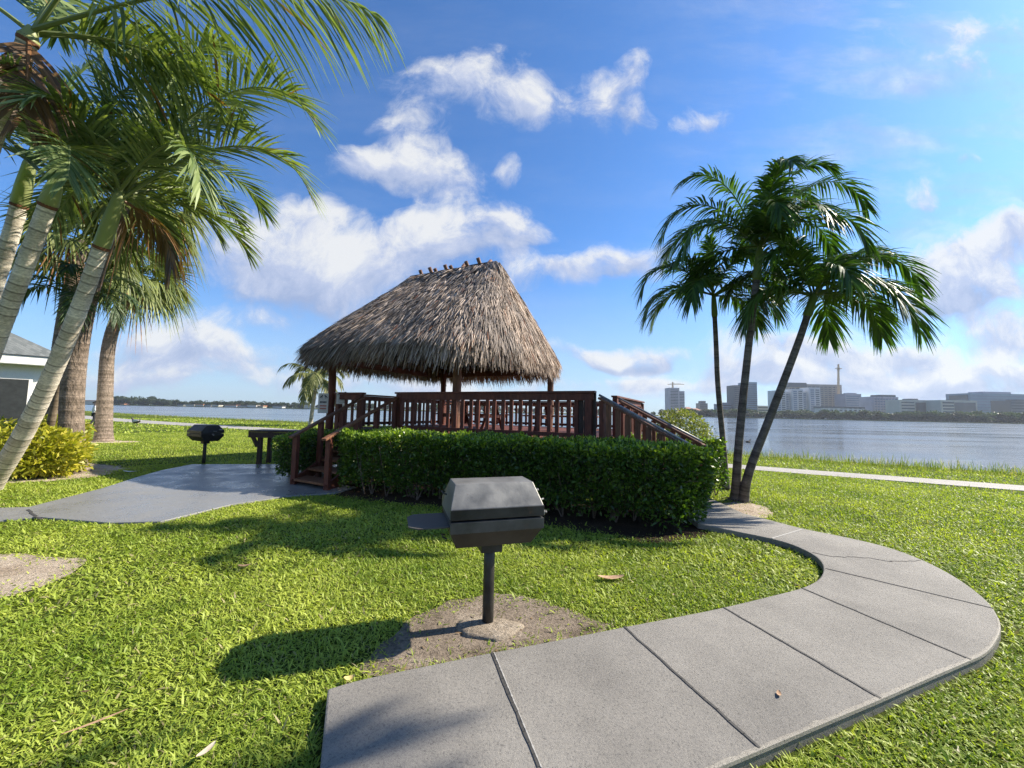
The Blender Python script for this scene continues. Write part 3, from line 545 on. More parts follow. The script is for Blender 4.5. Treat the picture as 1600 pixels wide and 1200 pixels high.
# beams and rafters under the thatch
def rb(x, y, z): return RC+E1*x+E2*y+V(0, 0, z)
for p, q in (((-HA+.4, -HB+.45), (HA-.4, -HB+.45)), ((-HA+.4, HB-.45), (HA-.4, HB-.45)), ((-HA+.4, -HB+.45), (-HA+.4, HB-.45)), ((HA-.4, -HB+.45), (HA-.4, HB-.45))):
    MB().beam(rb(*p, 3.05), rb(*q, 3.05), .09, .2).build('roof_beam', M['wood'], gz, bevel=.006)
for k in range(7):
    x = -HA+.5+(2*HA-1)*k/6
    for sg in (-1, 1): MB().beam(rb(x*.55, .08*sg, ZR-.42), rb(x, sg*(HB-.35), ZE+.02), .05, .1).build('rafter', M['wood'], gz)
# stairs: treads swung between a near and a far stringer
def stairs(nt0, nb0, ft0, fb0, steps, name='staircase', pipe=False):
    nt0, nb0, ft0, fb0 = (V(*x) for x in (nt0, nb0, ft0, fb0)); b = MB()
    st = None
    for p0, p1 in ((nt0, nb0), (ft0, fb0)): b.beam(p0+V(0, 0, DZ-.18), p1+V(0, 0, .02), .05, .24)
    st = b.build(name, M['wood'], gz, bevel=.004)
    for k in range(steps):
        u0, u1 = k/steps, (k+1)/steps; z = DZ*(1-(k+1)/(steps+.0))+.16*0; z = DZ-(k+1)*DZ/(steps+1)
        q = [nt0+(nb0-nt0)*u0, ft0+(fb0-ft0)*u0, ft0+(fb0-ft0)*u1, nt0+(nb0-nt0)*u1]
        MB().prism(np.array(q), z-.045, z).build('tread', M['wood2'], st, bevel=.004, fix=1)
    for w, (p0, p1) in enumerate(((nt0, nb0), (ft0, fb0))):
        hb = MB(); L = np.linalg.norm((p1-p0)[:2]); top, bot = p0+V(0, 0, RH-.14), p1+V(0, 0, 1.04)
        hb.beam(top, bot+(bot-top)*.05, .10, .045); hr = hb.build('handrail', M['wood2'], st, bevel=.005)
        for f in ((.04, .36, .68, .985) if not pipe else (.04, .985)):
            c = p0+(p1-p0)*f; zt = RH-.14+(1.04-RH+.14)*f-.02; MB().box(c+V(0, 0, zt/2-.03), (.10, .10, zt+.06), np.array([unit(p1-p0), np.cross(V(0, 0, 1), unit(p1-p0)), V(0, 0, 1)])).build('newel_post', M['wood'], hr, bevel=.006)
        if pipe:
            for f in np.linspace(.12, .92, 8):
                c = p0+(p1-p0)*f; zt = RH-.14+(1.04-RH+.14)*f-.03; zb = max(.1, DZ*(1-f)-.15); MB().box(c+V(0, 0, (zt+zb)/2), (.11, .035, zt-zb), np.array([unit(p1-p0), np.cross(V(0, 0, 1), unit(p1-p0)), V(0, 0, 1)])).build('baluster', M['wood2'], hr, bevel=.004)
            MB().tube(np.array([top+V(0, 0, .06), bot+V(0, 0, .06)]), .024, 10).build('pipe_rail', M['rail'], hr, smooth=True)
stairs((-2.98, 10.0, 0), (-3.53, 7.5, 0), (-4.1, 10.6, 0), (-4.45, 8.0, 0), 6)
stairs((1.75, 7.68, 0), (2.98, 6.35, 0), (2.62, 9.3, 0), (3.72, 7.55, 0), 6, pipe=True)

# picnic tables on the deck
def picnic(name, c, rot, label):
    R_ = np.array([[math.cos(rot), math.sin(rot), 0], [-math.sin(rot), math.cos(rot), 0], [0, 0, 1]]); c = np.asarray(c, float); t = thing(name, label, 'picnic table', tuple(c), 'picnic tables on the deck')
    P = lambda x, y, z: c+x*R_[0]+y*R_[1]+V(0, 0, z)
    b = MB(); [b.box(P(0, -.33+.165*k, .74), (1.75, .15, .04), R_) for k in range(5)]; b.build('tabletop', M['wood2'], t, bevel=.004)
    for sg in (-1, 1):
        b = MB(); [b.box(P(0, sg*(.66+.14*k), .45), (1.75, .125, .04), R_) for k in range(2)]; b.build('bench_seat', M['wood2'], t, bevel=.004)
        for y in (-1, 1): MB().beam(P(.6*sg, .62*y, 0), P(.6*sg, .2*y, .72), .09, .04).build('leg', M['wood'], t, bevel=.004)
        MB().beam(P(.64*sg, -.8, .40), P(.64*sg, .8, .40), .04, .09).build('crossbar', M['wood'], t, bevel=.004)
picnic('picnic_table', GZ(1.7, 3.0, DZ+.001), 2.67, 'red-brown picnic table on the deck nearer the pipe-railed stairs')
picnic('picnic_table', GZ(4.4, 2.6, DZ+.001), 2.67, 'red-brown picnic table on the deck under the middle of the thatch')

# signs on the left post
def sign(name, u, v, w, h, off, label, kindn):
    c = D(u, v, 11.0+off); t = thing(name, label, 'sign', tuple(c)); a = unit(V(c[1], -c[0], 0)); ax = np.array([a, np.cross(V(0, 0, 1), a), V(0, 0, 1)]); n_ = ax[1]*(-1 if ax[1]@c > 0 else 1)
    Pq = lambda x, z, o: c+a*x+V(0, 0, z)+n_*o
    MB().box(c, (w, .012, h), ax).build('sign_panel', M['signwhite'], t, bevel=.004)
    k = MB(); r = MB()
    def ln(mb, x, z, ww, hh): mb.box(Pq(x, z, .0085), (ww, .004, hh), ax)
    if kindn == 0:
        for x0, sg in ((-.05, 1), (.06, -1)):
            for i, (dx, dz, ww, hh) in enumerate(((0, .02, .05, .035), (.022*sg, .048, .03, .03), (-.03*sg, -.01, .02, .03), (.01*sg, -.02, .03, .02))): ln(k, x0+dx, .17+dz, ww, hh)
        for i, (z, n_l) in enumerate(((.03, 5), (-.075, 7), (-.15, 6))):
            for j in range(n_l): ln(r if i else k, -.085+.17*(j+.5)/n_l, z, .15/n_l*.85, .05 if i == 0 else .042)
    else:
        ln(k, .05, .13, .11, .035); ln(k, .075, .165, .05, .035); ln(k, -.02, .09, .24, .016)
        for i in range(6): ln(k, -.03+.02*(i % 2), .055-.035*i, .2-.03*(i % 3), .009)
    k.build('printed_marks', M['signblack'], t)
    if kindn == 0: r.build('red_lettering', M['signred'], t)
sign('post_sign', 505, 630, .26, .56, -.12, 'tall white sign with red lettering fixed to the shaded post', 0)
sign('notice_sign', 535, 622, .31, .34, .02, 'squarish white notice with dark heading, behind the red-lettered sign', 1)

M['band'] = steel('sooty_steel', (.05, .05, .045), (.095, .093, .085), .5)
# ------------------------------------------------------------------ grills and counter
def grill(name, c, rot, label, sc=1., plate=True, lidm='lid', grp=None):
    c = np.asarray(c, float); R_ = np.array([[math.cos(rot), math.sin(rot), 0], [-math.sin(rot), math.cos(rot), 0], [0, 0, 1]]); t = thing(name, label, 'barbecue grill', tuple(c), grp)
    P = lambda x, y, z: c+(x*R_[0]+y*R_[1])*sc+V(0, 0, z)
    def ext(prof, x0, x1, inset0=0):                    # profile (y, z) swept along x, ends may lean in
        m = MB(); n = len(prof); a = [P(x0+i_, y, z) for (y, z, i_) in prof]; b = [P(x1-i_, y, z) for (y, z, i_) in prof]
        return m.add(np.array(a+b), [list(range(n)), list(range(n, 2*n))[::-1]]+[[i, n+i, n+(i+1) % n, (i+1) % n] for i in range(n)])
    H = .34
    ext([(-.24, .850, 0), (-.24, .925, 0), (-.125, 1.075, .045), (.125, 1.075, .045), (.24, .925, 0), (.24, .850, 0)], -H, H).build('lid', M[lidm], t, fix=1, bevel=.004)
    ext([(-.235, .84, .004), (-.235, .76, .004), (-.15, .635, .06), (.15, .635, .06), (.235, .76, .004), (.235, .84, .004)], -H, H).build('firebox', M['steel'], t, fix=1, bevel=.004)
    MB().box(P(0, -.247, .80), (2*H*sc, .008, .075), R_).build('front_band', M['band'] if lidm == 'lid' else M['steel'], t, bevel=.002)
    MB().box(P(0, -.247, .888), (2*H*sc, .008, .070), R_).build('lid_band', M['steel'], t, bevel=.002)
    m = MB(); m.tube(np.array([P(0, 0, z) for z in (-.05, .2, .45, .62)]), .042, 20); m.build('post', M['steel'], t, smooth=True)
    MB().box(P(0, 0, .60), (.16, .15, .085), R_).build('post_collar', M['steel'], t, bevel=.004)
    if plate:
        q = [(-H+.03, -.22), (-H-.21, -.22), (-H-.27, -.16), (-H-.27, .10), (-H-.22, .16), (-H+.03, .16)]
        pm = MB(); v = [P(x, y, .80) for x, y in q]+[P(x, y, .808) for x, y in q]; n = 6
        pm.add(np.array(v), [list(range(n))[::-1], list(range(n, 2*n))]+[[i, (i+1) % n, n+(i+1) % n, n+i] for i in range(n)]); pm.build('side_shelf', M['band'], t)
    def coil(p, d, L, r, turns, nm):
        p = np.asarray(p); d = unit(d); a = unit(np.cross(d, V(.3, .2, 1))); b_ = np.cross(d, a); s = np.linspace(0, 1, turns*8)
        MB().tube(p+d*(s*L)[:, None]+r*(np.cos(s*turns*6.283)[:, None]*a+np.sin(s*turns*6.283)[:, None]*b_), .0045, 6).build(nm, M['rail'], t, smooth=True)
    coil(P(H+.01, .12, .95), P(1, .3, 0)-P(0, 0, 0), .09, .017, 6, 'coil_handle'); coil(P(H+.02, -.02, .83), P(1, -.2, -.2)-P(0, 0, 0), .085, .017, 6, 'coil_handle')
    MB().tube(np.array([P(H-.01, .0, .905), P(H+.07, -.01, .91), P(H+.10, .02, .91)]), .007, 6).build('handle_bar', M['rail'], t)
    m = MB()
    for z, y in ((.99, 0), (.72, .1), (.70, -.08)): m.tube(np.array([P(-H-.004, y-.05, z), P(-H-.03, y-.03, z+.01), P(-H-.03, y+.03, z+.01), P(-H-.004, y+.05, z)]), .006, 6)
    m.build('side_latch', M['steel'], t); return t
gb = G(762, 978, .0); grill('pedestal_grill', (gb[0], gb[1], 0), math.radians(17), 'nearest pedestal barbecue grill with grey weathered lid and side shelf')
g2 = G(318, 725, 0); grill('pedestal_grill', (g2[0], g2[1], 0), math.radians(-27), 'small black pedestal grill standing on grass at the patio edge', 1.12, False, 'steel')
ct = thing('wooden_counter', 'dark wooden counter on square legs at the back of the patio', 'counter', (-6.3, 10.6, 0))
p0, p1 = D(386, 678, 10.6), D(470, 678, 10.6); p0[2] = p1[2] = .93; d = unit(p1-p0); m = MB()
for k in range(4): m.beam(p0+V(0, .12+.16*k, 0), p1+d*.5+V(0, .12+.16*k, 0), .15, .045)
m.build('countertop', M['darkwood'], ct, bevel=.005)
MB().beam(p0+V(.01, .05, -.1), p1+d*.5+V(.01, .05, -.1), .04, .15).build('apron', M['darkwood'], ct, bevel=.004)
for x, y in ((.30, .12), (1.75, .12), (.30, .55), (1.75, .55)):
    q = p0+d*x+V(0, y, 0); MB().box((q[0], q[1], .44), (.1, .1, .90)).build('leg', M['darkwood'], ct, bevel=.005)
q = p0+d*.3+V(0, .09, 0); MB().beam(q+V(-.24, 0, -.07), q+V(-.05, 0, -.42), .05, .09).build('brace', M['darkwood'], ct)
grass(); litter_bits(); reeds()
# ------------------------------------------------------------------ palms
def trunk(par, pts, r0, r1, c0, c1, ring=.11, mat='bark', flare=1.35, n=14, name='trunk', bulge=.02, dark=.55, smooth=True):
    P = smooth_poly(np.asarray(pts, float), 3, False); L = np.linalg.norm(np.diff(P, axis=0), axis=1).sum(); m = max(12, int(L/.022)); t = np.linspace(0, 1, m); P = seg_at(P, t)
    r = (r0+(r1-r0)*t)*(1+(flare-1)*np.exp(-t*L/.22)); w = t*L/ring+.25*np.sin(t*L*2.1); ph = w % 1; k = np.floor(w).astype(int); hsh = (np.sin(k*12.9898)*43758.5) % 1
    r = r*(1+bulge*np.exp(-(ph/.16)**2)+rng.normal(0, .004, m)); cc = np.asarray(c0)+(np.asarray(c1)-np.asarray(c0))*hsh[:, None]
    cc = cc*np.where(ph < .16, 1.25, np.where(ph > .9, dark, 1.))[:, None]
    return MB().tube(P, r, n, cc).build(name, M[mat], par, smooth=smooth)
def frond(name, par, hub, d0, L, droop=1., leaf=.55, wid=.035, nl=46, cg=((.018, .05, .008), (.05, .11, .016)), lift=.35, ldroop=.45, r=.018, start=.14, rach=(.09, .13, .03), brown=0., sweep=0., build=True, mb=None):
    hub = np.asarray(hub, float); d = unit(np.asarray(d0, float)); K = 22; pts = [hub]; sd = unit(np.cross(d, V(0, 0, 1)) if abs(d[2]) < .97 else V(1, 0, 0))
    for k in range(K):
        f = (k+1)/K; d = unit(d+V(0, 0, -1)*droop*(.01+.17*f**1.7)+sd*sweep*.05); pts.append(pts[-1]+d*L/K)
    pts = np.array(pts); m = mb or MB(); m.tube(pts, r*np.linspace(1, .16, K+1), 6, np.linspace(0, 1, K+1)[:, None]*(np.asarray(cg[1])-np.asarray(rach))+np.asarray(rach), cap=False)
    t = np.linspace(start, .995, nl); ps = np.stack([np.interp(t, np.linspace(0, 1, K+1), pts[:, i]) for i in range(3)], -1)
    tg = unit(np.gradient(pts, axis=0)); T = unit(np.stack([np.interp(t, np.linspace(0, 1, K+1), tg[:, i]) for i in range(3)], -1))
    Sd = unit(np.cross(T, V(0, 0, 1)+sd*.001)); Sd = np.where((Sd@sd)[:, None] < 0, -Sd, Sd); Up = np.cross(Sd, T)
    for sg in (-1, 1):
        jit = rng.normal(0, .09, nl); a = np.interp(t, [0, .5, 1], [1.15, .85, .42])+jit; lf = lift*rng.uniform(.3, 1.5, nl)
        ld = unit(T*np.cos(a)[:, None]+Sd*sg*(np.sin(a)*np.cos(lf))[:, None]+Up*(np.sin(a)*np.sin(lf))[:, None])
        wdir = unit(np.cross(ld, Up*1.+T*rng.normal(0, .3, nl)[:, None])+rng.normal(0, .2, (nl, 3)))
        ll = leaf*np.interp(t, [0, .12, .4, .75, 1], [.45, .8, 1., .85, .42])*rng.uniform(.85, 1.12, nl)
        u = rng.random((nl, 1)); c = (1-u)*np.asarray(cg[0])+u*np.asarray(cg[1])
        if brown: k = rng.random(nl) < brown; c[k] = V(.2, .11, .035)*rng.uniform(.6, 1.3, (k.sum(), 1))
        m.strips(ps, ld, wdir, ll, wid*rng.uniform(.8, 1.15, nl), ldroop*rng.uniform(.6, 1.4, nl), 4, [.45, .95, 1, .6, .06], c)
    return None if mb else m.build(name, M['palm'], par)
GR = ((.022, .065, .011), (.09, .18, .028))
slim = dict(c0=(.075, .062, .052), c1=(.14, .122, .105), ring=.075, r0=.075, r1=.058, flare=1.6)
def rightpalm(base, mids, hub, shaftlen, fr, label, r=1.):
    t = thing('slender_palm', label, 'palm tree', tuple(base), 'slender palms beside the stairs'); hub = np.asarray(hub, float); last = np.asarray(mids[-1] if mids else base, float)
    ax = unit(hub-last); q = hub-ax*shaftlen; kw = dict(slim); kw['r0'] *= r; kw['r1'] *= r; trunk(t, [base]+list(mids)+[q], **kw)
    pts = np.array([q-ax*.01, q+ax*.05, q+ax*shaftlen*.5, q+ax*shaftlen*.85, hub+ax*.05]); MB().tube(pts, np.array([.066, .078, .072, .06, .045])*r, 14, (.16, .22, .05)).build('crownshaft', M['leaf'], t, smooth=True)
    for (d, L, dr) in fr: frond('frond', t, hub+rng.normal(0, .015, 3), np.asarray(d, float)+rng.normal(0, .03, 3), L, dr, .60, .036, 66, GR, .45, .62, .02)
    sp = MB(); sp.tube(np.array([hub, hub+ax*.5, hub+ax*1.0+V(.03, 0, 0)]), [.022, .014, .003], 6, (.10, .16, .03)); sp.build('spear_leaf', M['palm'], t); return t
bB = G(1149, 782); hB = D(1188, 385, 7.35)
rightpalm((bB[0], bB[1], -.03), [D(1152, 720, 7.3), D(1160, 630, 7.3), D(1172, 520, 7.3)], hB, .70,
  [((1, 0, 1.7), 3.0, 1.7), ((.3, .6, .9), 2.2, 1.6), ((-.15, -.6, 1.1), 2.0, 1.5), ((.35, -.1, 1.5), 2.1, 1.6), ((.55, .3, 1.5), 2.4, 1.4), ((-.5, 0, 1.4), 2.4, 1.5), ((-1, 0, 1.1), 2.6, 1.9), ((-1, -.3, .6), 2.4, 1.6), ((1, -.4, .9), 2.3, 2.0), ((.6, .5, 1.3), 2.4, 1.5), ((-.7, .6, .9), 2.4, 1.7), ((.3, -1, .9), 1.6, 1.7),
   ((.7, .7, .6), 2., 1.6), ((-.5, .6, .2), 1.8, 1.6), ((-.3, -.9, .9), 1.5, 1.6), ((.05, -.3, 1.2), 1.5, .9), ((.9, .3, .9), 2.6, 1.9)],
  'tallest slender palm, its upright trunk between the two other slim trunks')
bC = G(1156, 784); hC = D(1272, 462, 7.1)
rightpalm((bC[0]+.06, bC[1]+.02, -.03), [D(1168, 740, 7.2), D(1198, 665, 7.15), D(1246, 540, 7.1)], hC, .42,
  [((1, .2, 1.3), 2.3, 1.0), ((1, 0, 1.), 2.6, 1.6), ((1, -.2, .5), 2.3, 2.0), ((-.4, 0, 1.2), 1.8, 1.3), ((-1, 0, .4), 1.7, 1.8), ((1, .3, .55), 2.4, 1.6), ((.6, .2, 1.1), 1.7, 1.2), ((.15, .5, 1.5), 2.0, 1.), ((-.5, -.2, .9), 1.5, 1.5), ((-.8, .3, .35), 1.4, 1.6), ((.8, .7, .4), 1.9, 1.6),
   ((.5, -.9, .4), 1.5, 1.7), ((-.1, -.8, .7), 1.3, 1.7), ((.9, .1, .15), 1.8, 1.4), ((-.6, .5, .9), 1.8, 1.6)],
  'slender palm leaning to the right over the lawn toward the water')
bA = D(1134, 705, 8.5); hA = D(1115, 462, 8.5)
rightpalm((bA[0], bA[1], -.03), [D(1130, 690, 8.5), D(1121, 600, 8.5), D(1119, 540, 8.5)], hA, .48,
  [((-.9, 0, 1.), 2.2, 2.), ((-1, .2, .5), 1.9, 1.8), ((1, 0, .6), 1.8, 1.9), ((-.5, -.2, 1.0), 1.5, 1.5), ((.9, -.1, .8), 1.7, 1.7), ((.3, -.5, 1.), 1.4, 1.4), ((-.7, -.7, .5), 1.5, 1.8), ((-.8, .6, .5), 1.7, 1.7), ((.5, -.8, .3), 1.3, 1.6), ((.85, .2, .2), 1.5, 1.5), ((-.05, 0, 1.2), 1.3, .7)],
  'thinnest slender palm rising from behind the short hedge by the handrail', .82)
rt = MB()
for k in range(26):
    a = rng.uniform(0, 6.28); p = V(bB[0]+.05, bB[1], 0); q = V(math.cos(a), math.sin(a), 0); rt.tube(np.array([p+q*.07+V(0, 0, .10), p+q*.14+V(0, 0, .04), p+q*rng.uniform(.2, .34)+V(0, 0, -.01)]), [.012, .011, .007], 5, (.12, .09, .07))
tr = [o for o in bpy.data.objects if o.name.startswith('slender_palm')][0]; rt.build('surface_roots', M['bark'], tr)

# ringed palms at the left
LG = ((.07, .12, .035), (.27, .33, .13)); BR = ((.06, .07, .02), (.2, .18, .07))
def leftpalm(base, mids, hub, r0, r1, shaftlen, fr, label, dead=()):
    t = thing('ringed_palm', label, 'palm tree', tuple(base), 'ringed palms at the left'); hub = np.asarray(hub, float); last = np.asarray(mids[-1] if mids else base, float); ax = unit(hub-last); q = hub-ax*shaftlen
    trunk(t, [base]+list(mids)+[q], r0, r1, (.42, .37, .28), (.64, .58, .47), .135, 'bark', 1.35, 22, bulge=.03, dark=.4)
    if shaftlen > .05:
        MB().tube(np.array([q-ax*.01, q+ax*.04, q+ax*shaftlen*.4, q+ax*shaftlen*.9, hub+ax*.08]), np.array([r1*1.02, r1*1.12, r1*1.06, r1*.8, r1*.5]), 22, (.36, .40, .16)).build('crownshaft', M['leaf'], t, smooth=True)
        MB().tube(np.array([q-ax*.03, q, q+ax*.05]), np.array([1.06, 1.12, 1.02])*r1, 18, (.16, .07, .035), cap=False).build('leaf_scar', M['bark'], t, smooth=True)
    for (d, L, dr, *k) in fr: frond('frond', t, hub+rng.normal(0, .02, 3), np.asarray(d, float)+rng.normal(0, .02, 3), L, dr, *(k[:3] if k else (.70, .036, 56)), cg=LG, lift=.4 if len(k) < 5 else k[3], ldroop=.28 if len(k) < 5 else k[4], r=.028, start=.2, rach=(.2, .24, .09), brown=.02)
    for (d, L, dr) in dead: o = frond('dead_frond', t, hub-ax*.05, d, L, dr, .5, .04, 34, ((.07, .04, .02), (.22, .12, .05)), .1, .8, .026, rach=(.22, .1, .04)); 
    return t
h1 = D(187, 305, 5.6)
leftpalm((-9.35, 7.0, -.03), [D(22, 705, 6.75), D(62, 630, 6.45), D(118, 500, 6.0)], h1, .138, .09, .85,
  [((1, -.05, 1.5), 3.9, 1.5, 1.0, .036, 80, .45, .2), ((1, .12, 1.05), 3.3, 1.5, .9, .036, 70, .45, .25), ((.5, -.1, 1.7), 3.0, 1.2, .9, .036, 64), ((1, -.4, .75), 2.5, 1.7, .75, .036, 60), ((.3, .8, 1.3), 2.9, 1.4, .8, .036, 60), ((.55, .2, 1.1), 2.3, .9, .75, .042, 52), ((-.1, -.1, 1.2), 2.3, .6), ((-.5, .1, 1.0), 2.1, 1.1), ((.3, .9, .9), 2.2, 1.), ((.7, .8, .4), 2.0, 1.2), ((-.9, .3, .5), 2., 1.4), ((.15, -.9, 1.1), 1.7, 1.3), ((.05, .2, 1.3), 2.5, .4)],
  'nearest ringed palm, its pale trunk slanting up across the yellow shrub', [((.2, .5, -.1), 1.2, 2.)])
h2 = D(88, 285, 5.2)
leftpalm((-8.9, 6.3, -.03), [D(-35, 610, 6.0), D(2, 510, 5.7), D(45, 400, 5.4)], h2, .118, .09, .35,
  [((1, .2, 1.), 2.2, 1.2), ((.6, .1, 1.6), 2.8, 1.2, .85, .036, 60), ((.4, .5, 1.2), 2.2, .8), ((-.3, .3, 1.2), 2.2, .9), ((-.8, 0, .8), 2., 1.3), ((.8, .8, .6), 2.1, 1.2), ((.1, -.6, 1.1), 1.7, 1.5), ((.7, -.5, .55), 1.6, 1.9), ((.3, .95, .5), 1.7, 1.6), ((.1, .9, .6), 2., 1.3)],
  'ringed palm with chalky white trunk, second from the nearest one', [])
h3 = D(48, 250, 5.9)
leftpalm((-10.3, 7.3, -.03), [D(-60, 620, 6.9), D(-20, 480, 6.4), D(20, 360, 6.1)], h3, .12, .095, .75,
  [((.8, .4, 1.), 2.2, 1.), ((-.5, .5, 1.), 2.2, 1.1), ((.2, .9, .9), 2.1, 1.1), ((.9, -.2, .5), 1.8, 1.5), ((-.8, -.2, .7), 2., 1.4), ((0, .2, 1.3), 2.2, .6), ((-.1, -.8, .5), 1.5, 1.8)],
  'ringed palm at the photo edge with a green-stained shaft, behind the chalky one')
h4 = D(48, 52, 4.5)
leftpalm((-8.4, 5.5, -.03), [D(-70, 420, 5.3), D(-25, 250, 4.9), D(15, 140, 4.6)], h4, .115, .09, .10,
  [((1, .02, .42), 4.5, .55, 1.1, .04, 84, -.75, .6), ((1, -.25, .9), 3.0, 1.6, .85, .036, 60), ((.9, .5, .5), 2.2, 1.2, .75, .042, 46), ((.2, .6, .6), 2., 1.2), ((-.3, .3, .9), 2., 1.2), ((.35, .1, 1.2), 2.2, .9), ((-.4, -.3, .3), 1.6, 1.6), ((.8, .9, .9), 2.5, 1.0)],
  'tallest palm at the left whose drooping fronds hang into the top of the sky', [((.25, -.15, -.7), 1.2, 1.2)])
# small feather palm under them
sp = thing('young_palm', 'small dark feather palm drooping between the ringed trunk and the rough trunks', 'palm tree', (-11.6, 9.7, 0)); hy = D(122, 468, 9.0)
trunk(sp, [(-11.6, 9.7, -.03), (-11.3, 9.5, 1.2), hy], .08, .06, (.12, .09, .06), (.2, .16, .11), .09)
for d, L, dr in (((1, -.1, .5), 1.5, 2.2), ((.7, -.6, .3), 1.4, 2.2), ((.9, .3, .7), 1.5, 1.9), ((-.8, -.2, .6), 1.5, 2.0), ((-.3, -.6, .7), 1.3, 2.), ((.2, .5, 1), 1.5, 1.5), ((-.7, .5, .5), 1.4, 1.9), ((.3, -.4, 1.), 1.3, 1.6)):
    frond('frond', sp, hy, d, L, dr, .48, .03, 40, ((.016, .04, .01), (.06, .105, .03)), .3, .55, .018)

# fan palms
def fanleaf(m, hub, d, pl, R_, cg, n=34, brown=0., tipdroop=.5):
    hub = np.asarray(hub, float); d = unit(np.asarray(d, float)); e = hub+d*pl+V(0, 0, -.12*pl*pl); m.tube(np.array([hub, hub+d*pl*.5+V(0, 0, -.03*pl*pl), e]), [.022, .016, .012], 5, (.16, .2, .06), cap=False)
    s = unit(np.cross(d, V(0, 0, 1)+V(.01, .02, 0))); up = np.cross(s, d); roll = rng.normal(0, .35); s, up = s*math.cos(roll)+up*math.sin(roll), up*math.cos(roll)-s*math.sin(roll)
    a = np.linspace(-2.2, 2.2, n)+rng.normal(0, .03, n); ld = unit(d*np.cos(a)[:, None]+s*np.sin(a)[:, None]-up*(.12+.12*np.abs(a))[:, None])
    u = rng.random((n, 1)); c = (1-u)*np.asarray(cg[0])+u*np.asarray(cg[1])
    m.strips(np.tile(e, (n, 1)), ld, unit(np.cross(ld, up)+up*rng.normal(0, .35, (n, 1))), R_*np.interp(np.abs(a), [0, 1.2, 2.2], [1, .92, .6])*rng.uniform(.85, 1.1, n), .062*R_, tipdroop*rng.uniform(.6, 1.5, n), 4, [.25, .9, .9, .45, .05], c)
SG = ((.07, .10, .022), (.24, .27, .085))
def fanpalm(base, mids, hub, r0, r1, n, R_, label, dead, grp, seed=0, light=1.):
    t = thing('fan_palm', label, 'palm tree', tuple(base), grp); hub = np.asarray(hub, float); trunk(t, [base]+list(mids)+[hub], r0, r1, (.15, .115, .085), (.23, .18, .14), .06, 'sabalbark', 1.3, 18, bulge=.035, dark=.7)
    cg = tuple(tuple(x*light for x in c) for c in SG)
    for k in range(n):
        z = -.55+1.5*(k+.5)/n; a = k*2.39996+seed; q = math.sqrt(max(0, 1-min(z, .98)**2)); m = MB(); fanleaf(m, hub+rng.normal(0, .03, 3), V(q*math.cos(a), q*math.sin(a), z), R_*rng.uniform(.75, 1.0), R_*rng.uniform(.8, 1.05), cg, tipdroop=.35+.4*(z < .2)); m.build('fan_leaf', M['palm'], t)
    for d, nn in dead:
        m = MB(); fanleaf(m, hub, d, R_*.55, R_*.85, ((.2, .085, .03), (.36, .19, .085)), 30, tipdroop=1.2); m.build('dead_leaf', M['palm'], t)
    return t
fanpalm((-17.3, 16.5, -.05), [D(165, 600, 16.7), D(168, 545, 16.7), D(180, 500, 16.7), D(197, 468, 16.8)], D(214, 428, 16.8), .28, .18, 44, 1.35, 'fan palm on the open lawn by the lakeside path, with orange dead leaf hanging', [((.25, -.2, -1.1), 1)], 'fan palms', 1.)
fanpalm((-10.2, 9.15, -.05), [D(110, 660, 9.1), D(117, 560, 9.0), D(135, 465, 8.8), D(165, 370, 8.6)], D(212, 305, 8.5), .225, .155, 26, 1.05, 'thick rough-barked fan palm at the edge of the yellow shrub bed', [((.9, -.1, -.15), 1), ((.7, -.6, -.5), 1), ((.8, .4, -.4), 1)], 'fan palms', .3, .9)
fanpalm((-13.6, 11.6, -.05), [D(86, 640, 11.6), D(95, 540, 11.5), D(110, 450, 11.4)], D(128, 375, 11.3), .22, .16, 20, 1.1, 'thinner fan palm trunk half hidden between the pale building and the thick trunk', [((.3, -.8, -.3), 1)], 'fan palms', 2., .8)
# coconut palm by the lake
cp = thing('coconut_palm', 'feathery coconut palm by the lake, seen beyond the stairs under the thatch', 'palm tree', (-17.6, 34.5, 0), 'palms near the lake'); hc = D(494, 588, 34)
trunk(cp, [(-17.75, 34.2, -.1), D(488, 640, 34), D(493, 610, 34), hc], .17, .12, (.3, .26, .2), (.42, .38, .3), .3)
for k in range(15):
    a = k*2.4; z = [.9, .3, -.3][k % 3]; frond('frond', cp, hc, (math.cos(a), math.sin(a), z), rng.uniform(2.8, 3.6), 1.3, .75, .11, 30, ((.06, .085, .02), (.22, .22, .07)), .1, .8, .05)

# unseen palm added past the right edge for its shadow on the near corner
op = thing('shade_palm', 'unseen feather palm added past the right edge of the view for its shadow', 'palm tree', (7.4, 2.7, 0)); ho = V(6.8, 2.58, 6.5)
trunk(op, [(7.5, 2.7, -.03), (7.4, 2.7, 2), (7.15, 2.75, 4), ho], .14, .1, (.3, .27, .21), (.5, .46, .38), .12)
for k in range(12):
    a = k*2.4; frond('frond', op, ho, (math.cos(a), math.sin(a), [.8, .3, .55][k % 3]), 1.9, 1.4, .6, .045, 40, GR, .4, .5, .022)

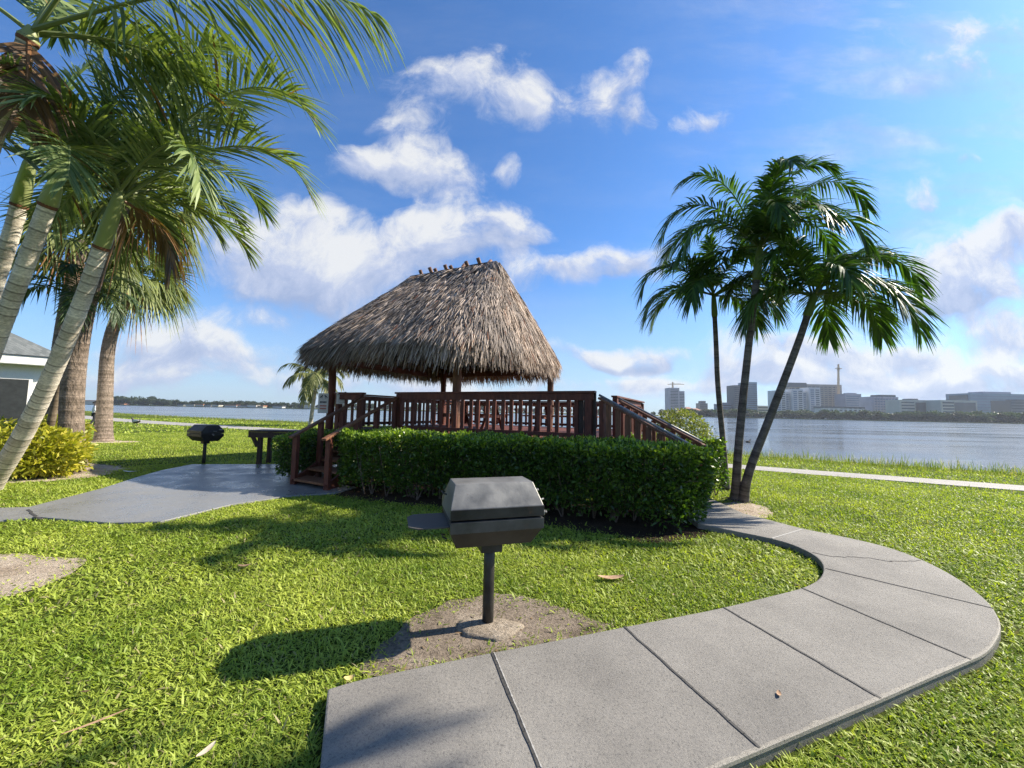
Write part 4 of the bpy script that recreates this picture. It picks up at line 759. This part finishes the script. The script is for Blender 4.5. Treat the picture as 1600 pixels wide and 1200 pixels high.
# ------------------------------------------------------------------ pale building at the left
hb = thing('pale_building', 'white stucco building with grey shingle roof and dark window at the left edge', 'building', (-19, 14, 0))
bd = unit(V(-.63, -.78, 0)); bn = V(.78, -.63, 0); bn = unit(bn); c0 = V(-16.1, 13.2, 0); axb = np.array([bd, -bn, V(0, 0, 1)])
Q = lambda x, y, z: c0+bd*x-bn*y+V(0, 0, z)
m = MB(); m.box(Q(5, 4, 1.45), (10, 8, 2.9), axb); m.box(Q(7, 5.6, 4.3), (9, 6, 3.2), axb); m.build('wall', M['white'], hb)
m = MB(); m.box(Q(5, 4, 2.98), (10.9, 8.9, .30), axb); m.build('fascia', M['white'], hb, bevel=.02)
m = MB(); a_ = [Q(-.5, -.5, 3.14), Q(10.5, -.5, 3.14), Q(10.5, 8.5, 3.14), Q(-.5, 8.5, 3.14), Q(2.6, 2.6, 5.1), Q(10.5, 2.6, 5.1), Q(10.5, 5, 5.1), Q(2.6, 5, 5.1)]
m.add(np.array(a_), [[0, 1, 5, 4], [1, 2, 6, 5], [2, 3, 7, 6], [3, 0, 4, 7], [4, 5, 6, 7], [0, 3, 2, 1]]).build('roof', M['shingle'], hb, fix=1)
w = MB().box(Q(.62, -.03, 1.25), (.78, .10, 2.5), axb).build('window', M['white'], hb, bevel=.01); MB().box(Q(.62, -.085, 1.2), (.62, .04, 2.3), axb).build('dark_screen', M['grey'], w)
m = MB(); m.box(Q(7, 5.6, 6.0), (9.8, 6.8, .25), axb); m.build('upper_fascia', M['white'], hb)

# ------------------------------------------------------------------ far shores
def facing(u, dist):
    d = ray(u, 648); d = unit(V(d[0], d[1], 0)); return d
def far_block(t, name, u0, u1, v0, v1, y, depth, m, yaw=0., push=0., vb=None):
    """A box whose near face spans photo columns u0..u1 at distance y."""
    p, q = D(u0, 648, y), D(u1, 648, y); zt = D((u0+u1)/2, v0, y)[2]; zb = WATER_Z-.5 if v1 is None else D((u0+u1)/2, v1, y)[2]
    c = (p+q)/2; a = unit(V((q-p)[0], (q-p)[1], 0)); 
    if yaw: a = V(a[0]*math.cos(yaw)-a[1]*math.sin(yaw), a[0]*math.sin(yaw)+a[1]*math.cos(yaw), 0)
    nrm_ = V(-a[1], a[0], 0); w = np.linalg.norm((q-p)[:2]); ax = np.array([a, nrm_, V(0, 0, 1)]); cc = V(c[0], c[1], 0)+nrm_*(depth/2+push)
    b = MB().box(V(cc[0], cc[1], (zt+zb)/2), (w, depth, zt-zb), ax); o = b.build(name, m, t)
    return dict(c=V(c[0], c[1], 0)+nrm_*push, a=a, n=nrm_, w=w, z0=max(zb, 0), z1=zt, d=depth, ax=ax, o=o)
def bands(t, B, floors, m, x0=.04, x1=.96, side=False, h=.5, name='window_band', zlo=.08, out=.12):
    H = B['z1']-B['z0']
    for k in range(floors):
        z = B['z0']+H*(zlo+(1-zlo-.05)*(k+.5)/floors); hh = H*(1-zlo)/floors*h
        mb = MB().box(B['c']+B['a']*B['w']*((x0+x1)/2-.5)-B['n']*out+V(0, 0, z), (B['w']*(x1-x0), .5, hh), B['ax'])
        if side:
            for sg in (-1, 1): mb.box(B['c']+B['a']*sg*(B['w']/2+out)+B['n']*B['d']/2+V(0, 0, z), (.5, B['d']*.9, hh), B['ax'])
        mb.build(name, m, t)
def fins(t, B, n, m, wd=.12, name='pier', out=.35, x0=0, x1=1, ztop=1.):
    for k in range(n):
        x = x0+(x1-x0)*(k+.5)/n
        MB().box(B['c']+B['a']*B['w']*(x-.5)-B['n']*out+V(0, 0, B['z0']+(B['z1']-B['z0'])*ztop/2), (B['w']*(x1-x0)/n*wd*2, .9, (B['z1']-B['z0'])*ztop), B['ax']).build(name, m, t)
def fm(name, a, b=None, r=.6): return simple(name, a, b or tuple(x*1.2 for x in a), .08, r, bumps=0.)
FG = fm('city_glass', (.03, .045, .06), (.05, .07, .09), .25); FB = fm('blue_facade', (.13, .17, .24)); FW = fm('white_facade', (.5, .5, .5)); FC = fm('cream_facade', (.42, .4, .34)); FT = fm('raw_concrete', (.26, .23, .2)); FR = fm('tile_roof', (.36, .16, .09)); FD = fm('dark_facade', (.07, .08, .09)); FL_ = fm('lilac_facade', (.27, .27, .33)); FY = fm('crane_paint', (.5, .36, .2)); FBG = fm('pale_blue_glass', (.12, .20, .28), (.15, .24, .32), .3)
Y = 640
def bthing(label, u, y=Y, cat='building', name=None): p = D(u, 648, y); return thing(name or 'far_tower', label, cat, (p[0], p[1], 0), 'buildings across the lake')
def crane(label, u, vtop, vbase, y, ulo, uhi, vj, name='tower_crane'):
    p = D(u, 648, y); t = thing(name, label, 'crane', (p[0], p[1], 0)); b, a = D(u, vbase, y), D(u, vtop, y); m = MB(); w = 2.6
    for sx in (-1, 1):
        for sy in (-1, 1): m.beam(b+V(sx*w/2, sy*w/2, 0), a+V(sx*w/4, sy*w/4, 0), .75, .75, (0, 1, 0))
    nseg = 9
    for k in range(nseg):
        z0, z1 = b+(a-b)*k/nseg, b+(a-b)*(k+1)/nseg; s = 1 if k % 2 else -1; m.beam(z0+V(-s*w/2, -w/2, 0), z1+V(s*w/2, -w/2, 0), .5, .5, (0, 1, 0)); m.beam(z0+V(s*w/2, w/2, 0), z1+V(-s*w/2, w/2, 0), .5, .5, (0, 1, 0))
    m.build('mast', FY, t); l, r_ = D(ulo, vj, y), D(uhi, vj-.0, y); m = MB(); m.beam(l, r_, 1.1, 1.2); m.beam(l*.85+r_*.15+V(0, 0, 1.5), l*.2+r_*.8+V(0, 0, 1.5), .6, .6); m.build('jib', FY, t); return t
t = bthing('grey stepped tower with a crane on top, farthest left across the lake', 1058, 900); B = far_block(t, 'tower_block', 1046, 1062, 606, None, 900, 26, FL_); B2 = far_block(t, 'side_block', 1061.5, 1070, 611, None, 906, 24, FL_); bands(t, B, 16, FG, .12, .88, h=.42); bands(t, B2, 14, FG, h=.4)
crane('small crane on the roof of the stepped grey tower', 1051, 597, 606, 912, 1043, 1069, 600.5)
t = bthing('small dark grey block standing alone above the tiled roofs', 1100, 900); B = far_block(t, 'main_block', 1094, 1106, 630, None, 900, 20, FD); far_block(t, 'roof_block', 1096, 1103, 626.5, 632, 905, 14, FD); bands(t, B, 7, FG, h=.4)
for i, (u0, u1, v) in enumerate(((1072, 1082, 636), (1081, 1095, 638), (1096, 1112, 640), (1060, 1074, 640), (1110, 1122, 642))):
    t = bthing(['low house with the tallest orange tiled roof beside the stepped tower', 'wide orange-roofed house left of the small dark block', 'orange-roofed house under the small dark block', 'orange-roofed house at the foot of the stepped tower', 'low orange-roofed house left of the slim trunks'][i], (u0+u1)/2, 760, 'house', 'far_house'); B = far_block(t, 'wall', u0, u1, v+3, None, 760, 14, FC)
    c = B['c']; W_ = B['w']/2+1; z = B['z1']; hz = D(u0, v, 760)[2]-D(u0, v+3, 760)[2]; P8 = [c+B['a']*sx*W_+B['n']*yy+V(0, 0, z) for sx, yy in ((-1, -1), (1, -1), (1, 15), (-1, 15))]+[c+B['a']*sx*W_*.5+B['n']*7+V(0, 0, z+hz) for sx in (-1, 1)]
    MB().add(np.array(P8), [[0, 1, 5, 4], [1, 2, 5], [2, 3, 4, 5], [3, 0, 4], [3, 2, 1, 0]]).build('roof', FR, t, fix=1)
t = bthing('low blue-grey block left of the dark glass tower', 1138); B = far_block(t, 'main_block', 1127, 1149, 631, None, 690, 25, FB); bands(t, B, 5, FG, h=.35); far_block(t, 'roof_block', 1130, 1138, 629, 632, 694, 12, FB)
t = bthing('dark glass tower rising behind the tallest slim trunk', 1166); B = far_block(t, 'glass_block', 1148, 1171, 602, None, 680, 24, FD); B2 = far_block(t, 'tall_block', 1168, 1184, 597, None, 672, 26, FBG); bands(t, B, 14, FG, .02, .98, h=.55); bands(t, B2, 15, FD, .02, .98, h=.3)
t = bthing('low pale block between the slim trunks', 1190); B = far_block(t, 'main_block', 1184, 1208, 634, None, 700, 20, FC); bands(t, B, 4, FG, h=.4)
t = bthing('raw concrete high-rise under construction behind the white apartments', 1275, 720); B = far_block(t, 'concrete_frame', 1234, 1317, 600.5, None, 730, 26, FT); bands(t, B, 15, FD, .02, .98, h=.42, zlo=.05); fins(t, B, 13, FT, .12); far_block(t, 'top_slab', 1233, 1262, 598, 605, 728, 22, FD)
crane('tall tan construction crane standing on the concrete high-rise', 1310, 569, 641, 722, 1305, 1315.5, 576)
t = bthing('white high-rise apartments with stepped roofline and balconies', 1250, 640)
for (u0, u1, v, yy) in ((1214, 1229, 610, 642), (1228, 1240, 613, 646), (1239, 1256, 608, 640), (1255, 1267, 612, 646), (1266, 1283, 605.5, 640)):
    B = far_block(t, 'tower_wing', u0, u1, v, None, yy, 22, FW); bands(t, B, 13, FB, .10, .42, h=.6, name='balcony_row'); bands(t, B, 13, FG, .56, .9, h=.5)
t = bthing('long low white apartment house with grey roof by the water', 1318, 600, name='far_house'); B = far_block(t, 'main_block', 1284, 1351, 638, None, 600, 14, FW); far_block(t, 'roof', 1283, 1352, 635.5, 638.3, 599.5, 15, FD); bands(t, B, 3, FG, .03, .97, h=.4); fins(t, B, 9, FW, .2)
t = bthing('plain lilac block behind the long low apartments', 1334, 700); B = far_block(t, 'main_block', 1322, 1347, 615.5, None, 700, 24, FL_); bands(t, B, 10, FB, .06, .94, h=.4); far_block(t, 'roof_block', 1328, 1340, 614, 617, 704, 12, FL_)
t = bthing('lilac office block with fine grid facade and raised roof block', 1385, 610); B = far_block(t, 'main_block', 1364, 1405, 620, None, 610, 24, FL_); bands(t, B, 8, FB, .05, .95, h=.5); fins(t, B, 9, FL_, .09); far_block(t, 'roof_block', 1376, 1401, 617, 621, 613, 16, FD)
t = bthing('cream office block with half-dark glass front, left of its twin', 1431, 560); B = far_block(t, 'frame', 1407, 1456, 625, None, 560, 22, FC); far_block(t, 'glass_front', 1431.5, 1454.5, 629, 651, 560, .6, FG, push=-.5); bands(t, B, 6, FG, .05, .46, h=.4); far_block(t, 'roof_block', 1424, 1436, 623, 626, 565, 12, FD)
t = bthing('cream office block with striped left half, right of its twin', 1500, 540); B = far_block(t, 'frame', 1471, 1528, 625.5, None, 540, 22, FC); far_block(t, 'glass_front', 1492.5, 1525, 629, 652, 540, .6, FG, push=-.5); bands(t, B, 6, FG, .05, .36, h=.5); far_block(t, 'roof_block', 1494, 1506, 624, 627, 546, 12, FD)
t = bthing('largest blue glass building at the right end of the skyline', 1570, 600); B = far_block(t, 'glass_block', 1518, 1690, 616, None, 600, 34, FBG); far_block(t, 'roof_block', 1538, 1582, 612.3, 617, 606, 20, FL_); bands(t, B, 9, FB, .02, .98, h=.35); far_block(t, 'wing', 1513, 1520, 617, None, 603, 25, FD)
t = bthing('dark square block in front of the largest blue glass building', 1592, 530); B = far_block(t, 'main_block', 1580, 1625, 626, None, 530, 22, FD); bands(t, B, 7, FG, .04, .96, h=.4); far_block(t, 'roof_block', 1590, 1610, 624.4, 627, 534, 12, FD)
t = bthing('small pale block between the two cream office blocks', 1464, 640, name='far_house'); B = far_block(t, 'main_block', 1457, 1472, 636, None, 640, 18, FC); bands(t, B, 4, FG, h=.4)
# far land
bank = [D(u, 648, y)[:2] for u, y in ((-900, 900), (-200, 760), (130, 640), (300, 600), (450, 590), (620, 600), (800, 640), (1000, 640), (1100, 600), (1250, 540), (1400, 490), (1600, 440), (1900, 420), (2600, 420))]
far = [(4000, 4200), (-4500, 4200)]; kind(MB().prism(np.array(bank+[V(*x) for x in far]), -2, .4).build('far_land', M['lawn'], fix=2), 'structure')
TREE = []
for k in range(6):
    m = MB(); N = 900; lobes = [(rng.normal(0, 2.3), rng.normal(0, 1.6), rng.uniform(2.0, 6.2), rng.uniform(1.4, 2.4)) for _ in range(9)]; li = rng.integers(0, 9, N); lo = np.array(lobes)[li]; d = unit(rng.normal(0, 1, (N, 3)))
    P = lo[:, :3]+d*lo[:, 3:]*rng.uniform(.7, 1.1, (N, 1)); leaf_cloud(m, P, d, 1.3, .8, (.018, .035, .012), (.05, .075, .025)); m.tube(np.array([(0, 0, -.6), (0, 0, 2), (.2, 0, 4)]), [.3, .25, .15], 6, (.06, .05, .04))
    o = m.build('shore_tree', M['leaf']); TREE.append(o)
m = MB(); N = 500; z = rng.uniform(1.5, 15, N); a = rng.uniform(0, 6.28, N); rr = (1-z/16)*2.2+.25; q = (np.floor(z/1.3) % 2 == 0); P = np.c_[rr*np.cos(a)*rng.random(N), rr*np.sin(a)*rng.random(N), np.floor(z/1.3)*1.3+rng.normal(0, .15, N)]
leaf_cloud(m, P, np.c_[np.cos(a), np.sin(a), a*0], 1., .5, (.018, .035, .014), (.04, .06, .022)); m.tube(np.array([(0, 0, -.6), (0, 0, 8), (0, 0, 16)]), [.25, .18, .05], 6, (.06, .05, .04)); PINE = m.build('shore_pine', M['leaf'])
used = set()
def put(src, u, y, sc, label, cat='tree', grp='trees along the far shore', zz=.4):
    p = D(u, 648, y); o = src if src.name not in used else src.copy()
    if src.name in used: COL.objects.link(o)
    else: used.add(src.name)
    o.location = (p[0], p[1], zz); o.rotation_euler = (0, 0, rng.uniform(0, 6.28)); o.scale = (sc*rng.uniform(.9, 1.5), sc*rng.uniform(.9, 1.5), sc); return tag(o, label, cat, grp)
T0 = 'dark rounded tree in the continuous tree line on the far shore beyond the open lawn'
T1 = 'dark low tree at the waterline below the far city buildings'
yb = lambda u: float(np.interp(u, [130, 300, 450, 620, 800, 1000, 1100, 1250, 1400, 1600, 1900], [640, 600, 590, 600, 640, 640, 600, 540, 490, 440, 420]))
for k in range(75):
    u = 178+k*4.1+rng.uniform(-1.5, 1.5); put(TREE[k % 6], u, yb(u)+rng.uniform(14, 50), rng.uniform(.8, 1.5)*(1.25 if u < 262 else .85), T0)
for k in range(40):
    u = 500+k*14+rng.uniform(-4, 4); put(TREE[k % 6], u, yb(u)+rng.uniform(10, 40), rng.uniform(.8, 1.4), 'dark tree on the far shore seen between the gazebo posts', grp='trees beyond the gazebo')
for k in range(105):
    u = 1072+k*5.1+rng.uniform(-2, 2); put(TREE[k % 6], u, yb(u)+rng.uniform(4, 18), rng.uniform(1.0, 1.6), T1, grp='trees below the city')
for u, s, l in ((203, 1.0, 'slim pine spire, left one of two standing above the far tree line'), (240, .95, 'feathery pine, right one of two standing above the far tree line')): put(PINE, u, 655, s, l)
HC = [FW, FC, FR]; HN = 0
for i, (u0, u1, v0) in enumerate(((186, 192, 632), (276, 285, 633), (289, 302, 633.2), (304, 316, 632.6), (318, 328, 633.5), (330, 340, 634), (350, 368, 633.6), (370, 384, 634.2), (386, 399, 634), (401, 410, 634.8), (425, 440, 635), (474, 486, 634))):
    t = thing('far_house', 'low pale house with a shallow roof in the row along the far waterline', 'house', tuple(D((u0+u1)/2, 648, yb(u0)+6)*V(1, 1, 0)), 'houses along the far shore'); y_ = yb(u0)+6; B = far_block(t, 'wall', u0, u1, v0, None, y_, 9, [FW, FC][i % 2]); far_block(t, 'roof', u0-.4, u1+.4, v0-1.2, v0+.05, y_-.6, 10, [FR, FD, FC][i % 3])
t = thing('far_warehouse', 'long beige low building on the far shore left of the lawn palm', 'building', tuple(D(140, 648, 660)*V(1, 1, 0))); far_block(t, 'wall', 100, 166, 626.5, None, 655, 20, FC); far_block(t, 'roof', 99, 157, 625, 627, 655.5, 21, FR); 

# ------------------------------------------------------------------ person, birds, litter
def skin(name, verts, edges, radii, m, parent, lv=2):
    me = bpy.data.meshes.new(name); me.from_pydata([tuple(v) for v in verts], edges, []); o = bpy.data.objects.new(name, me); COL.objects.link(o); o.parent = parent
    o.modifiers.new('skin', 'SKIN'); 
    for i, r in enumerate(radii): me.skin_vertices[0].data[i].radius = (r, r) if np.isscalar(r) else r
    me.skin_vertices[0].data[0].use_root = True; s = o.modifiers.new('sub', 'SUBSURF'); s.levels = s.render_levels = lv; me.materials.append(m); return o
pc = G(146, 667); pt = thing('person', 'person in white shirt and dark trousers walking past the lawn fan palm', 'person', tuple(pc)); pt.rotation_euler = (0, 0, math.radians(-35))
SKN = simple('skin', (.22, .12, .08), (.26, .15, .1), 20, .6); SHT = simple('white_shirt', (.68, .68, .68), (.76, .76, .76), 20, .9); TRS = simple('dark_trousers', (.02, .02, .025), (.035, .035, .04), 20, .9); HAR = simple('dark_hair', (.012, .01, .01), (.02, .016, .015), 40, .6)
skin('body', [(0, 0, .92), (0, 0, 1.15), (0, 0, 1.40), (0, .01, 1.50), (0, .02, 1.60), (-.19, 0, 1.40), (-.25, -.06, 1.13), (-.22, .10, .92), (-.21, .15, .84), (.19, 0, 1.40), (.25, -.03, 1.12), (.23, .14, .93), (.22, .19, .85), (-.09, 0, .88), (-.10, .12, .48), (-.10, .02, .07), (-.10, .16, .03), (.09, 0, .88), (.10, -.02, .48), (.10, -.26, .12), (.10, -.14, .03), (0, .07, 1.58), (-.205, .19, .77), (.215, .23, .78)],
  [(0, 1), (1, 2), (2, 3), (3, 4), (2, 5), (5, 6), (6, 7), (7, 8), (2, 9), (9, 10), (10, 11), (11, 12), (0, 13), (13, 14), (14, 15), (15, 16), (0, 17), (17, 18), (18, 19), (19, 20), (4, 21), (8, 22), (12, 23)],
  [.12, .115, .12, .055, .095, .06, .045, .036, .03, .06, .045, .036, .03, .085, .062, .042, .032, .085, .062, .042, .032, .055, .02, .02], SKN, pt)
skin('shirt', [(0, 0, .86), (0, 0, 1.1), (0, 0, 1.38), (0, .0, 1.46), (-.2, 0, 1.40), (-.26, -.06, 1.13), (-.235, .06, .98), (.2, 0, 1.40), (.26, -.03, 1.12), (.245, .10, .98)], [(0, 1), (1, 2), (2, 3), (2, 4), (4, 5), (5, 6), (2, 7), (7, 8), (8, 9)], [.165, .15, .15, .075, .085, .072, .06, .085, .072, .06], SHT, pt)
skin('trousers', [(0, 0, .9), (-.09, 0, .85), (-.10, .12, .48), (-.10, .02, .10), (.09, 0, .85), (.10, -.02, .48), (.10, -.26, .14)], [(0, 1), (1, 2), (2, 3), (0, 4), (4, 5), (5, 6)], [.14, .105, .08, .06, .105, .08, .06], TRS, pt)
skin('hair', [(0, -.01, 1.64), (0, -.03, 1.68), (0, -.06, 1.58)], [(0, 1), (0, 2)], [.105, .09, .08], HAR, pt)
FE = simple('duck_feather', (.05, .04, .035), (.11, .09, .07), 30, .8); FW2 = simple('white_feather', (.55, .53, .5), (.65, .63, .6), 30, .8)
def bird(name, c, rot, label, m, m2, s=1., swim=False):
    t = thing(name, label, 'bird', tuple(c)); t.rotation_euler = (0, 0, rot); t.scale = (s,)*3; z = .05 if swim else .17
    skin('body', [(0, 0, z), (.16, 0, z+.03), (.27, 0, z+.16 if swim else z+.10), (.30, 0, z+.30 if swim else z+.2), (.36, 0, z+.31 if swim else z+.21), (.43, 0, z+.30 if swim else z+.20), (-.2, 0, z+.02), (-.38, 0, z+.05)], [(0, 1), (1, 2), (2, 3), (3, 4), (4, 5), (0, 6), (6, 7)], [.13, .11, .05, .048, .045, .014, .10, .03], m, t)
    for sg in (-1, 1): skin('wing', [(.1, .11*sg, z+.04), (-.1, .12*sg, z+.05), (-.33, .05*sg, z+.07)], [(0, 1), (1, 2)], [(.03, .07), (.035, .08), (.02, .03)], m2, t)
    if not swim:
        for sg in (-1, 1): skin('leg', [(.0, .06*sg, z-.06), (0, .06*sg, .02), (.07, .06*sg, .008)], [(0, 1), (1, 2)], [.018, .012, .012], m, t, 1)
p = G(212, 663); bird('duck', (p[0], p[1], 0), 2.9, 'brown and white duck resting on the lawn near the lakeside path', FE, FW2, 1.3)
p = G(1169, 691, WATER_Z); bird('water_bird', (p[0], p[1], WATER_Z), .2, 'dark long-necked bird swimming on the lake behind the slim trunks', FE, FE, .65, True)
LB = simple('dry_leaf', (.28, .16, .09), (.45, .30, .18), 25, .8)
def litter(u, v, L, W, rot, label, m, z=.03, curl=.15):
    c = G(u, v, z); n = 9; x = np.linspace(-1, 1, n); y = np.linspace(-1, 1, 5); XX, YY = np.meshgrid(x, y, indexing='ij'); wd = np.sqrt(np.clip(1-XX**2*.97, 0, 1)); P = np.stack([XX*L/2, YY*wd*W/2, curl*W*(YY**2)*.6+.25*W*XX**2], -1).reshape(-1, 3)
    R_ = np.array([[math.cos(rot), math.sin(rot), 0], [-math.sin(rot), math.cos(rot), 0], [0, 0, 1]]); i, j = np.meshgrid(np.arange(n-1), np.arange(4), indexing='ij'); f = np.stack([i*5+j, (i+1)*5+j, (i+1)*5+j+1, i*5+j+1], -1).reshape(-1, 4)
    o = MB().add(P@R_, f).build('fallen_leaf', m, smooth=True); o.location = c; return tag(o, label, 'leaf')
litter(955, 903, .26, .075, .1, 'broad dry tan leaf lying on the lawn right of the grill post', LB); litter(322, 1173, .085, .03, 1.3, 'small pale curled leaf on the grass near the bottom edge', simple('pale_leaf', (.5, .4, .28), (.6, .5, .38), 25, .8), .05)
litter(382, 884, .12, .045, .3, 'brown fallen leaf in the shade on the lawn left of the grill', LB); litter(205, 737, .34, .1, .15, 'pale scrap lying on the lawn beside the patio', FW2, .03, .1); litter(546, 1060, .06, .04, .4, 'yellowish leaf by the corner of the concrete path', simple('yellow_leaf', (.5, .38, .12), (.6, .46, .2), 25, .8), .04)
litter(150, 1128, .22, .016, .8, 'thin dry straw-coloured leaf blade lying in the grass', LB, .06); litter(1217, 1084, .05, .022, 1., 'tiny reddish leaf on the concrete path', LB, PZ+.008); litter(700, 800, .05, .02, 1., 'small brown leaf in front of the hedge', LB, .05)

# ------------------------------------------------------------------ thin summer haze over the lake
hz = MB().box((0, 900, 50), (5200, 2600, 110)).build('haze', M['white']); kind(hz, 'stuff'); hm, nt = new_mat('haze_air'); pv = nd(nt, 'ShaderNodeVolumePrincipled'); pv.inputs['Color'].default_value = (.80, .88, 1, 1); pv.inputs['Density'].default_value = .00013; pv.inputs['Anisotropy'].default_value = .2
o_ = nd(nt, 'ShaderNodeOutputMaterial'); nt.links.new(pv.outputs[0], o_.inputs['Volume']); hz.data.materials.clear(); hz.data.materials.append(hm)
